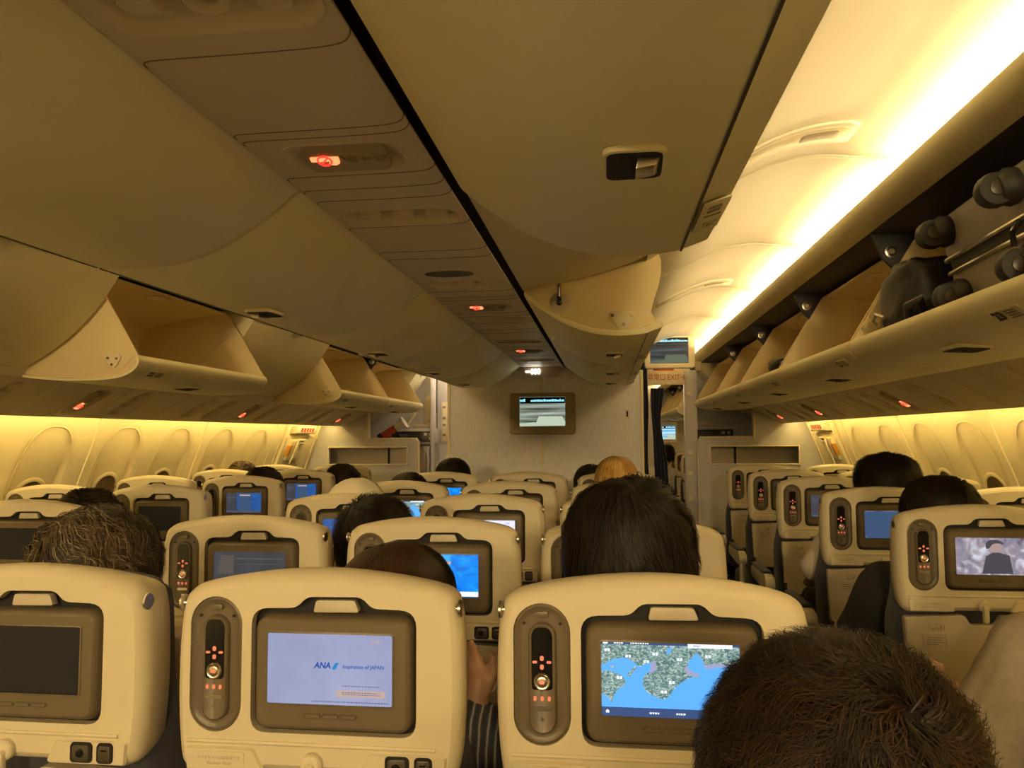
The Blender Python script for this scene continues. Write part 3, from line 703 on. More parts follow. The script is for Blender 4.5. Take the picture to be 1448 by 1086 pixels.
# partitions with windows
for s, nm in ((-1,'left'),(1,'right')):
    out = [(1.245,0),(1.245,1.315),(1.262,1.332),(1.725,1.332),(1.725,1.56),(2.08,1.50),(2.18,1.46),(2.235,1.284),(2.30,1.11),(2.36,.8),(2.37,.4),(2.33,0)]
    hole = [(1.345,1.105),(1.345,1.258),(2.085,1.258),(2.085,1.105)]
    m = MB(); m.plate([(s*x, z) for x, z in out], [[(s*x, z) for x, z in hole]], 6.80, 6.84)
    P = struct('wall_partition_'+nm, m, M_LAV, f'{nm} partition with a wide low window', bevel=.003)
    m = MB(); m.plate([(s*x, z) for x, z in inset(hole, -.012)], [[(s*x, z) for x, z in inset(hole, .006)]], 6.785, 6.80)
    put('window_frame', m.mesh('window_frame', [M_CREAMTRIM], bevel=.003), P)
    # stowage wall behind the opening with its upright
    m = MB(); m.box(min(s*1.26,s*2.2), max(s*1.26,s*2.2), 7.10, 7.12, .3, 1.26); m.box(s*1.60-.008, s*1.60+.008, 7.08, 7.10, .3, 1.26, 1)
    put('attendant_seat_back', m.mesh('attendant_seat_back', [M_TRAY, M_BLACKM]), P)
    m = MB(); m.prism([(s*1.725,1.32),(s*1.725,1.58),(s*1.712,1.58),(s*1.712,1.32)], 6.79, 6.86); put('edge_trim', m.mesh('edge_trim', [M_CREAMTRIM]), P)
    m = MB(); m.tube([(s*1.245,6.815,0),(s*1.245,6.815,1.31),(s*1.26,6.815,1.333),(s*1.72,6.815,1.333)], .012, 8); put('corner_trim', m.mesh('corner_trim', [M_CREAMTRIM]), P)
    # far galley wall
    m = MB(); m.box(min(s*1.245,s*2.4), max(s*1.245,s*2.4), 7.45, 7.50, 0, 2.2); G = struct('wall_galley_'+nm, m, M_LAV, f'lavender grey galley wall on the {nm}')
    m = MB(); m.box(min(s*1.225,s*1.262), max(s*1.225,s*1.262), 7.36, 7.47, 0, 1.97); put('corner_post', m.mesh('corner_post', [M_LAV], bevel=.006), G)
    # galley cart wall and vent unit
    t = thing('galley_cart', f'grey galley cart stowed behind the {nm} partition', 'galley cart', (s*1.42, 7.30, 0))
    m = MB(); m.box(-.15,.15,0,.13,.05,1.255); put('cart_body', m.mesh('cart_body', [M_LAV], bevel=.008), t)
    m = MB(); m.tube([(-s*.135,-.01,1.22),(-s*.152,-.012,1.15),(-s*.152,-.012,1.02),(-s*.14,-.01,.95)], .008, 8); put('handle', m.mesh('handle', [M_CREAMTRIM]), t)
    m = MB(); m.box(-.15,.15,-.012,0,.92,.95); m.box(-.12,.12,-.010,0,.62,.80); put('cart_panel', m.mesh('cart_panel', [M_TAUPE2], bevel=.003), t)
    t = thing('vent_unit', f'black slotted electronics unit with white sockets on the {nm} galley wall', 'electronics unit', (s*1.43, 7.45, 1.355))
    m = MB(); m.box(-.235,.235,-.06,0,-.075,.075); put('housing', m.mesh('housing', [M_LAV], bevel=.006), t)
    m = MB(); m.box(-.205,.205,-.068,-.06,-.055,.052); put('face_plate', m.mesh('face_plate', [M_TAUPE2], bevel=.002), t)
    m = MB()
    for k in range(5): m.box(-.19,.08,-.072,-.067,-.045+.019*k,-.034+.019*k)
    put('slots', m.mesh('slots', [M_BLACKM]), t)
    m = MB()
    for x, z in ((.115,.022),(.165,.022),(.165,-.02)): m.box(x-.014,x+.014,-.076,-.067,z-.013,z+.013)
    put('socket', m.mesh('socket', [M_PORTW], bevel=.002), t)
    t = thing('placard', f'thin cream placard above the electronics unit on the {nm}', 'placard', (s*1.36, 7.45, 1.465))
    m = MB(); m.box(-.09,.09,-.006,0,-.014,.014); put('plate', m.mesh('plate', [M_CREAMTRIM], bevel=.002), t)
# left galley wall: handset, grab handle, megaphone
t = thing('intercom_handset', 'cream oval intercom handset cradle on the left galley wall', 'intercom', (-1.290, 7.45, 1.615))
m = MB(); m.loft([[(p[0],0,p[1]) for p in rrect(-.048,.048,-.15,.15,.046,6)], [(p[0],-.02,p[1]) for p in rrect(-.046,.046,-.147,.147,.044,6)]]); put('cradle', m.mesh('cradle', [M_CREAMTRIM], bevel=.004), t)
m = MB(); m.loft([[(p[0],-.02,p[1]) for p in rrect(-.026,.026,-.12,.12,.025,6)], [(p[0],-.045,p[1]) for p in rrect(-.022,.022,-.11,.11,.02,6)]]); put('handset', m.mesh('handset', [M_SHELL], bevel=.004), t)
t = thing('grab_handle', 'slanted cream grab handle beside the intercom handset', 'handle', (-1.46, 7.45, 1.53))
m = MB(); m.tube([(-.045,0,-.07),(-.045,-.04,-.065),(.045,-.04,.075),(.045,0,.08)], .014, 8); put('bar', m.mesh('bar', [M_CREAMTRIM]), t)
t = thing('megaphone', 'red and white megaphone clipped above the left partition window', 'megaphone', (-1.52, 6.95, 1.42), (0, math.radians(-32), 0))
m = MB(); m.lathe([(.030,-.12),(.036,-.10),(.036,.02),(.030,.03)], (0,0,0), 'x', 20); put('body', m.mesh('body', [M_REDP], bevel=.002), t)
m = MB(); m.lathe([(.030,.03),(.036,.07),(.050,.10),(.062,.125),(.060,.13),(.04,.115),(.012,.11)], (0,0,0), 'x', 24); put('horn', m.mesh('horn', [M_PORTW]), t)
m = MB(); m.lathe([(.036,-.155),(.041,-.15),(.041,-.115),(.03,-.11)], (0,0,0), 'x', 20); m.tube([(-.03,0,-.03),(-.02,0,-.10)], .012); m.tube([(.01,0,-.035),(.02,0,-.11)], .008); put('grip', m.mesh('grip', [M_BLACK]), t)
t = thing('mounting_bracket', 'black clip holding the red megaphone to the galley wall', 'bracket', (-1.50, 7.0, 1.33)); m = MB(); m.box(-.02,.02,0,.45,-.01,.05); put('clip', m.mesh('clip', [M_BLACKM]), t)
# lavatory wall closing the left aisle
m = MB(); m.box(-1.245,-.60,7.60,7.65,0,2.2); L = struct('wall_lavatory', m, M_LAV, 'lavatory wall at the end of the left aisle')
m = MB(); m.box(-1.20,-1.14,7.585,7.60,1.30,1.70); put('placard_strip', m.mesh('placard_strip', [M_CREAMTRIM], bevel=.003), L)
m = MB()
for k, z in enumerate((1.66,1.55,1.48,1.38)): m.box(-1.185,-1.155,7.581,7.586,z-.02,z)
put('markings', m.mesh('markings', [M_INKG]), L)
m = MB(); m.box(-1.15,-1.11,7.57,7.60,1.02,1.16); put('door_lever', m.mesh('door_lever', [M_CREAMTRIM], bevel=.004), L)
m = MB(); m.box(-.70,.60,7.6,7.65,0,2.2); struct('wall_lavatory.001', m, M_LAV, 'lavatory block behind the bulkhead')
m = MB(); m.box(.60,.66,5.65,7.65,0,2.2); m.box(-.66,-.60,5.65,7.65,0,2.2); struct('wall_lavatory.002', m, M_LAV, 'side walls of the centre lavatory block')
# doorway to the forward cabin on the right
m = MB(); m.box(.66,1.30,6.90,6.96,1.925,2.2); m.box(1.19,1.25,6.90,7.45,0,2.0,1); D = struct('wall_doorway', m, [M_VAULT, M_LAV], 'cream header and post of the doorway to the forward cabin', bevel=.006)
m = MB(); m.box(1.142,1.25,6.87,6.90,0,1.925); put('door_post', m.mesh('door_post', [M_LAV], bevel=.006), D)
m = MB()
for z in (1.72,.80,1.02,1.20): m.box(1.16,1.20,6.855,6.872,z-.02,z+.02)
put('post_catch', m.mesh('post_catch', [M_CREAMTRIM], bevel=.004), D)
t = thing('exit_sign', 'cream exit sign with Japanese and English lettering and arrows', 'sign', (.962, 6.86, 1.862))
m = MB(); m.prism(rrect(-.178,.178,-.062,.062,.012), -.03, .03); put('sign_plate', m.mesh('sign_plate', [M_CREAMTRIM], bevel=.003), t)
me = merged_text([('←非常口 EXIT→', .066, 0, 0)], M_RED); me.transform(Matrix.Diagonal((.80,1,1,1))); put('lettering', me, t, (0,-.0312,0))
m = MB(); m.box(-.09,.09,-.028,-.008,.064,.078); put('exit_lamp', m.mesh('exit_lamp', [M_RED]), t)
def drape(name, lab, x0, x1, y, ztop, zbot, waist):
    m = MB(); N = 40; K = 24; loops = []
    for k in range(K+1):
        z = ztop+(zbot-ztop)*k/K; c = waist(z); L = []
        for i in range(N+1):
            u = i/N; x = x0+(x1-x0)*(.5+(u-.5)*c[0])+c[1]
            L.append((x, y+.022*math.sin(u*PI*7+z*1.3)*(.5+.5*c[0]), z))
        loops.append(L)
    m.loft(loops, False, False, closed=False)
    me = m.mesh('curtain', [M_CURTAIN], smooth=80)
    o = put(name, me, None, None, None, lab, 'curtain'); sm = o.modifiers.new('s', 'SOLIDIFY'); sm.thickness = .006
drape('curtain', 'navy curtain gathered against the bulkhead side of the doorway', .725, .805, 6.62, 2.02, .05, lambda z: (1.0, .004*math.sin(z*9)))
drape('curtain', 'navy curtain tied back in the middle of the doorway, narrower and to the right', .845, .955, 6.70, 1.76, .05, lambda z: (1-.45*math.exp(-((z-1.45)/.22)**2), -.02*math.exp(-((z-1.5)/.2)**2)+.02*math.exp(-((z-.9)/.4)**2)))
m = MB(); m.tube([(.72,6.66,2.03),(1.15,6.66,2.03)], .008, 8); struct('trim_98', m, M_CHROME, 'curtain rail')

# doors
for s, nm, k in ((-1,'left',1),(1,'right',2)):
    T = lambda y, z, d: (s*(wallx(z)-d), y, z)
    m = MB()
    def panel(y0, y1, z0, z1, d, n=8):
        loops = []
        for q in range(n+1):
            z = z0+(z1-z0)*q/n; loops.append([T(y0, z, 0), T(y0, z, d), T(y1, z, d), T(y1, z, 0)])
        return loops
    m.loft(panel(6.10,6.70,.2,1.37,.02), True, True)
    d = put('door_%d' % k, m.mesh('door', [M_WALL], bevel=.004), label=f'{nm} exit door', kind='structure')
    m = MB(); m.loft(panel(6.17,6.46,1.16,1.33,.045)); m.loft(panel(6.05,6.09,.2,1.46,.03)); m.loft(panel(6.70,6.74,.2,1.46,.03)); put('door_moulding', m.mesh('door_moulding', [M_WALL], bevel=.008), d)
    m = MB(); m.loft(panel(6.16,6.60,1.385,1.45,.055)); put('exit_light', m.mesh('exit_light', [M_CREAMTRIM], bevel=.008), d)
    m = MB()
    for q in range(5): m.loft(panel(6.25+.06*q, 6.285+.06*q, 1.40, 1.432, .058))
    put('exit_lettering', m.mesh('exit_lettering', [M_RED]), d)
    m = MB(); m.tube([T(6.42,1.33,.05), T(6.25,1.33,.06), T(6.22,1.27,.075), T(6.19,1.13,.08)], .008, 8); put('door_handle', m.mesh('door_handle', [M_SHELL]), d)
    m = MB(); m.tube([T(6.40,1.305,.05), T(6.28,1.30,.06), T(6.25,1.23,.075), T(6.23,1.17,.08)], .006, 8); put('inner_handle', m.mesh('inner_handle', [M_SHELL]), d)
    m = MB(); m.loft(panel(6.20,6.45,1.03,1.12,.05)); put('slide_gauge', m.mesh('slide_gauge', [M_TAUPE], bevel=.01), d)
    m = MB(); m.loft(panel(6.155,6.20,1.20,1.285,.05)); put('warning_label', m.mesh('warning_label', [mat('amber_label_'+nm, (.6,.28,.02), .5)], bevel=.002), d)

# ------------------------------------------------------------------ seats
def seat_protos():
    P = {}
    outl = smooth_poly([(-.196,.838),(-.214,.846),(-.224,.87),(-.230,.95),(-.229,1.04),(-.223,1.095),(-.210,1.117),(-.178,1.130),(-.095,1.144),(0,1.150),(.095,1.144),(.178,1.130),(.210,1.117),(.223,1.095),(.229,1.04),(.230,.95),(.224,.87),(.214,.846),(.196,.838)], 3)
    outl = [p for p in outl]
    # close along the bottom with the little recess for the coat hook
    outl += [(.09,.838),(.075,.843),(-.075,.843),(-.09,.838)]
    hole_m = rnd([(-.103,.905),(-.103,1.093),(-.030,1.095),(-.014,1.112),(.074,1.113),(.090,1.096),(.160,1.094),(.160,.905)], .026, 5)
    hole_r = rrect(-.2035,-.1185,.903,1.110,.0424,8)
    face = inset(outl, .015)
    m = MB(); m.plate(face, [hole_m, hole_r], 0, .022, back=False)
    m.loft([[(x,0,z) for x, z in face], [(x,.0045,z) for x, z in inset(outl,.0075)], [(x,.016,z) for x, z in inset(outl,.001)], [(x,.028,z) for x, z in inset(outl,-.0015)], [(x,.060,z) for x, z in inset(outl,.002)], [(x,.088,z) for x, z in inset(outl,.008)], [(x,.098,z) for x, z in inset(outl,.018)]], False, True)
    # recess floors
    P['headrest_shell'] = m.mesh('headrest_shell', [M_SHELL], smooth=38)
    # gentle step under the top edge and the ledge line
    m = MB()
    m.tube([(-.206,-.0005,.889),(.19,-.0005,.889)], .0035, 6)
    m.loft([[(x,0,z) for x, z in rnd([(-.205,.844),(-.208,.882),(-.096,.882),(-.078,.850),(-.082,.844)], .006)], [(x,-.005,z) for x, z in inset(rnd([(-.205,.844),(-.208,.882),(-.096,.882),(-.078,.850),(-.082,.844)], .006), .003)]])
    m.loft([[(x,0,z) for x, z in rnd([(.205,.844),(.208,.882),(.086,.882),(.070,.850),(.074,.844)], .006)], [(x,-.005,z) for x, z in inset(rnd([(.205,.844),(.208,.882),(.086,.882),(.070,.850),(.074,.844)], .006), .003)]])
    P['lower_trim'] = m.mesh('lower_trim', [M_SHELL], smooth=35)
    m = MB(); hr = inset(hole_r, .0008)
    m.loft([[(x,.003,z) for x, z in hr], [(x,.001,z) for x, z in inset(hr,.004)], [(x,.004,z) for x, z in inset(hr,.009)], [(x,.004,z) for x, z in inset(hr,.013)]], False, True)
    m.loft([[(x,.003,z) for x, z in hr], [(x,.021,z) for x, z in hr]], False, True)
    P['remote_cradle'] = m.mesh('remote_cradle', [M_TAUPE], smooth=50)
    ri = rrect(-.1815,-.1395,.920,1.082,.0209,6)
    m = MB(); m.loft([[(x,.004,z) for x, z in ri], [(x,-.003,z) for x, z in inset(ri,.001)], [(x,-.005,z) for x, z in inset(ri,.0035)], [(x,-.0045,z) for x, z in inset(ri,.005)]], False, True)
    P['remote_control'] = m.mesh('remote_control', [M_TAUPE], smooth=45)
    m = MB(); m.prism(rnd([(-.176,.985),(-.145,.985),(-.145,1.066),(-.151,1.0755),(-.170,1.0755),(-.176,1.066)], .006), -.0056, -.0044); P['display'] = m.mesh('display', [M_BLACK])
    m = MB(); m.lathe([(.0125,0),(.0125,-.0025),(.0105,-.0042),(.008,-.003),(.007,-.0034),(.004,-.0038)], (-.1605,-.0044,.997), 'y', 20); P['dial'] = m.mesh('dial', [M_CHROME], smooth=50)
    m = MB()
    for x, z, a, b in ((0,1.031,.0028,.0036),(0,1.0185,.0028,.0036),(-.0105,1.0255,.0035,.0018),(.0105,1.0255,.0035,.0018),(0,.997,.0042,.0026),(-.0105,.973,.0022,.0034),(0,.973,.0024,.0034),(.0105,.973,.0022,.0034)):
        m.prism([(-.1605+x+q[0], z+q[1]) for q in rrect(-a,a,-b,b,min(a,b)*.8,3)], -.0092 if z == .997 else -.0066, -.005)
    P['lit_keys'] = m.mesh('lit_keys', [M_KEY])
    m = MB(); m.prism([(-.1605+q[0], .958+q[1]) for q in rrect(-.014,.014,-.003,.003,.0028,3)], -.0062, -.004)
    m.cyl((-.1605,-.0062,.943), .0026, .003); P['grey_keys'] = m.mesh('grey_keys', [M_CHROME])
    m = MB(); m.prism(rrect(-.170,-.151,1.089,1.098,.003,3), -.0015, .003); P['release_button'] = m.mesh('release_button', [M_TAUPE], bevel=.0008)
    m = MB(); m.cyl((0,0,0), .0022, .002, seg=10); P['cradle_screw'] = m.mesh('cradle_screw', [M_BLACKM])
    # monitor
    hb = inset(hole_m, .0006); m = MB(); m.loft([[(x,.015,z) for x, z in hb], [(x,.0215,z) for x, z in hb]], False, True); P['monitor_recess'] = m.mesh('monitor_recess', [M_BLACKM])  # black floor paints in the shadow gap around the bezel
    bz = rrect(-.0975,.1545,.909,1.0840,.022,5); sc = rrect(-.0745,.1255,.951,1.059,.004,3)
    m = MB(); m.plate(inset(bz,.010), [sc], -.006, .004, back=False)
    m.loft([[(x,-.006,z) for x, z in inset(bz,.010)], [(x,-.0045,z) for x, z in inset(bz,.0075)], [(x,.0005,z) for x, z in inset(bz,.003)], [(x,.018,z) for x, z in bz]], False, True)
    P['monitor'] = m.mesh('monitor', [M_TAUPE], smooth=45)
    m = MB(); m.plate(inset(sc,-.002), [inset(sc,.0012)], -.0072, -.0055); P['screen_rim'] = m.mesh('screen_rim', [M_TAUPE], bevel=.0006)
    m = MB(); m.prism(inset(sc, -.0002), -.0035, .003); P['screen'] = m
    m = MB()
    for k in range(3): 
        o = rrect(-.0135+.0285*k,.0125+.0285*k,.9315,.9385,.0032,4)
        m.loft([[(x,-.0058,z) for x, z in inset(o,-.0012)], [(x,-.0066,z) for x, z in inset(o,-.0004)], [(x,-.0056,z) for x, z in inset(o,.0004)], [(x,-.0078,z) for x, z in inset(o,.0012)]], False, True)
    P['monitor_button'] = m.mesh('monitor_button', [M_TAUPE], smooth=40)
    m = MB(); m.loft([[(x,.002,z) for x, z in rnd([(-.004,1.088),(.0,1.1065),(.062,1.107),(.069,1.089)],.004)], [(x,.016,z) for x, z in rnd([(-.004,1.088),(.0,1.1065),(.062,1.107),(.069,1.089)],.004)]]); P['release_tab'] = m.mesh('release_tab', [M_TRAY], bevel=.0012)
    # jacks, hook, label
    m = MB(); m2 = MB()
    for x0, x1 in ((.113,.151),(.158,.186)):
        o = rrect(x0,x1,.848,.880,.007,4); m.loft([[(x,-.005,z) for x, z in o], [(x,-.0075,z) for x, z in inset(o,.001)], [(x,-.0065,z) for x, z in inset(o,.003)], [(x,-.0062,z) for x, z in inset(o,.005)]], False, True)
    m2.prism(rrect(.118,.146,.852,.876,.005), -.0082, -.006); m2.prism(rrect(.162,.182,.852,.876,.004), -.0082, -.006)
    P['jack_bezel'] = m.mesh('jack_bezel', [M_BLACKM], smooth=50); P['jack_cover'] = m2.mesh('jack_cover', [M_TAUPE2], bevel=.0012)
    m = MB(); m.lathe([(.0065,0),(.0065,-.0012),(.004,-.0014)], (.131,-.0082,.864), 'y', 14); m.box(.167,.177,-.0092,-.008,.868,.870); P['jack_hole'] = m.mesh('jack_hole', [M_BLACK])
    m = MB(); m.lathe([(.017,.004),(.017,-.008),(.013,-.012)], (-.002,0,.862), 'y', 20); m.loft([[(x-.002,-.010,z) for x, z in rrect(-.009,.009,.812,.868,.008,4)], [(x-.002,-.020,z) for x, z in rrect(-.007,.007,.818,.862,.006,4)]])
    P['tray_hook'] = m.mesh('tray_hook', [M_SHELL], bevel=.0015)
    m = MB(); m.prism(rrect(-.190,-.110,.850,.876,.002), -.0062, -.0048); P['headrest_label'] = m.mesh('headrest_label', [M_SHELL])
    me = merged_text([('ヘッドレストは固定式です', .0058, -.150, .8665), ('Headrest  Fixed', .0062, -.150, .8585)], M_INKG); me.transform(Matrix.Translation((0,-.0065,0))); P['headrest_lettering'] = me
    m = MB(); m.lathe([(.013,0),(.013,-.0035),(.007,-.005),(.0055,-.013),(.012,-.014),(.0125,-.019),(.010,-.021)], (0,0,0), 'x', 16, T=Matrix.Scale(-1, 4, (1,0,0))); P['side_knob'] = m.mesh('side_knob', [M_CHROME], smooth=40)
    m = MB(); m.lathe([(.010,0),(.010,.002),(.006,.0025)], (0,0,0), 'x', 14); P['side_cap'] = m.mesh('side_cap', [M_TAUPE2])
    # tray table and back
    tr = rnd([(-.216,.826),(-.205,.570),(.205,.570),(.216,.826),(.05,.8335),(.036,.806),(-.036,.806),(-.05,.8335)], .010, 3)
    m = MB(); m.loft([[(x,.004,z) for x, z in inset(tr,.004)], [(x,.008,z) for x, z in tr], [(x,.030,z) for x, z in tr]]); P['tray_table'] = m.mesh('tray_table', [M_TRAY], smooth=40)
    m = MB(); m.plate(rrect(-.150,-.108,.788,.808,.002), [rrect(-.1485,-.1095,.7895,.8065,.001)], .0022, .004); m.plate(rrect(-.168,-.104,.742,.778,.002), [rrect(-.1665,-.1055,.7435,.7765,.001)], .0022, .004)
    P['label_frame'] = m.mesh('label_frame', [M_PLATE])
    m = MB()
    for k, w_ in enumerate((.050,.044,.050,.036)): m.box(-.161,-.161+w_,.0030,.0040,.768-.0065*k,.770-.0065*k)
    m.box(-.144,-.134,.003,.004,.792,.797); m.ball((-.130,.0035,.799),(.002,.001,.002)); m.box(-.130,-.124,.003,.004,.792,.795); m.box(-.121,-.115,.003,.004,.792,.802)
    P['safety_print'] = m.mesh('safety_print', [M_INKG])
    m = MB(); ring = [(.138+.036*math.cos(a), .0035, .745+.036*math.sin(a)) for a in [2*PI*k/24 for k in range(24)]]; m.tube(ring+[ring[0]], .0022, 6, caps=False)
    fr = rrect(.080,.176,.690,.800,.02,4); m.tube([(x,.0038,z) for x, z in fr]+[(fr[0][0],.0038,fr[0][1])], .0013, 5, caps=False); m.ball((.165,.004,.700), .0025)
    P['cup_recess'] = m.mesh('cup_recess', [M_TRAY], smooth=60)
    m = MB(); m.box(-.214,-.197,-.002,.01,.580,.628); P['tray_hinge'] = m.mesh('tray_hinge', [M_BLACKM], bevel=.003)
    bo = rnd([(-.232,.44),(-.232,.80),(-.212,.88),(-.200,1.105),(.200,1.105),(.212,.88),(.232,.80),(.232,.44)], .03, 3)
    m = MB(); m.loft([[(x,.034,z-.005) for x, z in inset(bo,.012)], [(x,.045,z) for x, z in bo], [(x,.130,z) for x, z in bo], [(x,.15,z) for x, z in inset(bo,.03)]]); P['backrest'] = m.mesh('backrest', [M_SEATFAB], smooth=50)
    hc = rnd([(-.185,.90),(-.19,1.112),(-.10,1.126),(.10,1.126),(.19,1.112),(.185,.90)], .03, 3)
    m = MB(); m.loft([[(x,.100,z) for x, z in hc], [(x,.130,z) for x, z in hc], [(x,.145,z) for x, z in inset(hc,.025)]]); P['headrest_cushion'] = m.mesh('headrest_cushion', [M_SEATFAB], smooth=50)
    m = MB(); m.box(-.19,.19,.020,.034,.30,.56); P['literature_pocket'] = m.mesh('literature_pocket', [M_BLACKM], bevel=.008)
    m = MB(); m.loft([[(x,.15,z) for x, z in rrect(-.225,.225,.35,.455,.03)], [(x,.20,z) for x, z in rrect(-.23,.23,.345,.465,.03)], [(x,.58,z) for x, z in rrect(-.23,.23,.355,.475,.035)], [(x,.62,z) for x, z in rrect(-.22,.22,.37,.45,.03)]]); P['seat_cushion'] = m.mesh('seat_cushion', [M_SEATFAB], smooth=50)
    m = MB(); m.box(-.23,.23,.16,.19,.30,.345); m.box(-.23,.23,.50,.53,.30,.345); P['seat_beam'] = m.mesh('seat_beam', [M_TAUPE2], bevel=.004)
    for nm_, x in (('a', -.15), ('b', .15)):
        m = MB(); m.loft([[(x-.012,.12,0),(x+.012,.12,0),(x+.012,.20,0),(x-.012,.20,0)], [(x-.012,.17,.32),(x+.012,.17,.32),(x+.012,.20,.32),(x-.012,.20,.32)]]); m.loft([[(x-.012,.50,0),(x+.012,.50,0),(x+.012,.56,0),(x-.012,.56,0)], [(x-.012,.50,.32),(x+.012,.50,.32),(x+.012,.53,.32),(x-.012,.53,.32)]]); m.box(x-.012,x+.012,.12,.56,0,.02)
        P['leg_'+nm_] = m.mesh('leg', [M_TAUPE], bevel=.003)
    m = MB(); arm = rnd([(.10,.585),(.13,.640),(.48,.640),(.53,.615),(.50,.575),(.18,.555)], .02, 4)
    m.loft([[(-.022,y,z) for y, z in arm], [(.022,y,z) for y, z in arm]]); m.box(-.016,.016,.11,.16,.33,.60); m.lathe([(.032,-.024),(.032,.024)], (0,.13,.60), 'x', 18)
    P['armrest'] = m.mesh('armrest', [M_SHELL], bevel=.004)
    m = MB(); m.loft([[(x,y,z) for x, z in rrect(-.023,.023,.638,.652,.006,3)] for y in (.18,.49)]); P['arm_pad'] = m.mesh('arm_pad', [M_SEATFAB], bevel=.003)
    return P
SP = seat_protos()
SX0, SX1, SZ0, SZ1 = -.0745, .1255, .951, 1.059
def SU(u, v): return (SX0+(SX1-SX0)*u, SZ0+(SZ1-SZ0)*v)
def decal(polys, y, m, name):
    mb = MB()
    for p in polys: mb.prism([SU(*q) for q in p], y-.0002, y)
    return mb.mesh(name, [m])
def rc(a, b, c, d): return [(a,c),(b,c),(b,d),(a,d)]
def tx(items, m, y=-.0041):
    its = [(i[0], i[1], *SU(i[2], i[3]), *(i[4:])) for i in items]
    me = merged_text(its, m); me.transform(Matrix.Translation((0, y, 0))); return me
YS = -.0036
def cp(pts): # photo-crop pixels of the map screen -> screen fractions
    return [((x-735)/(1428-735), 1-(y-418)/(805-418)) for x, y in pts]
SCR = {}
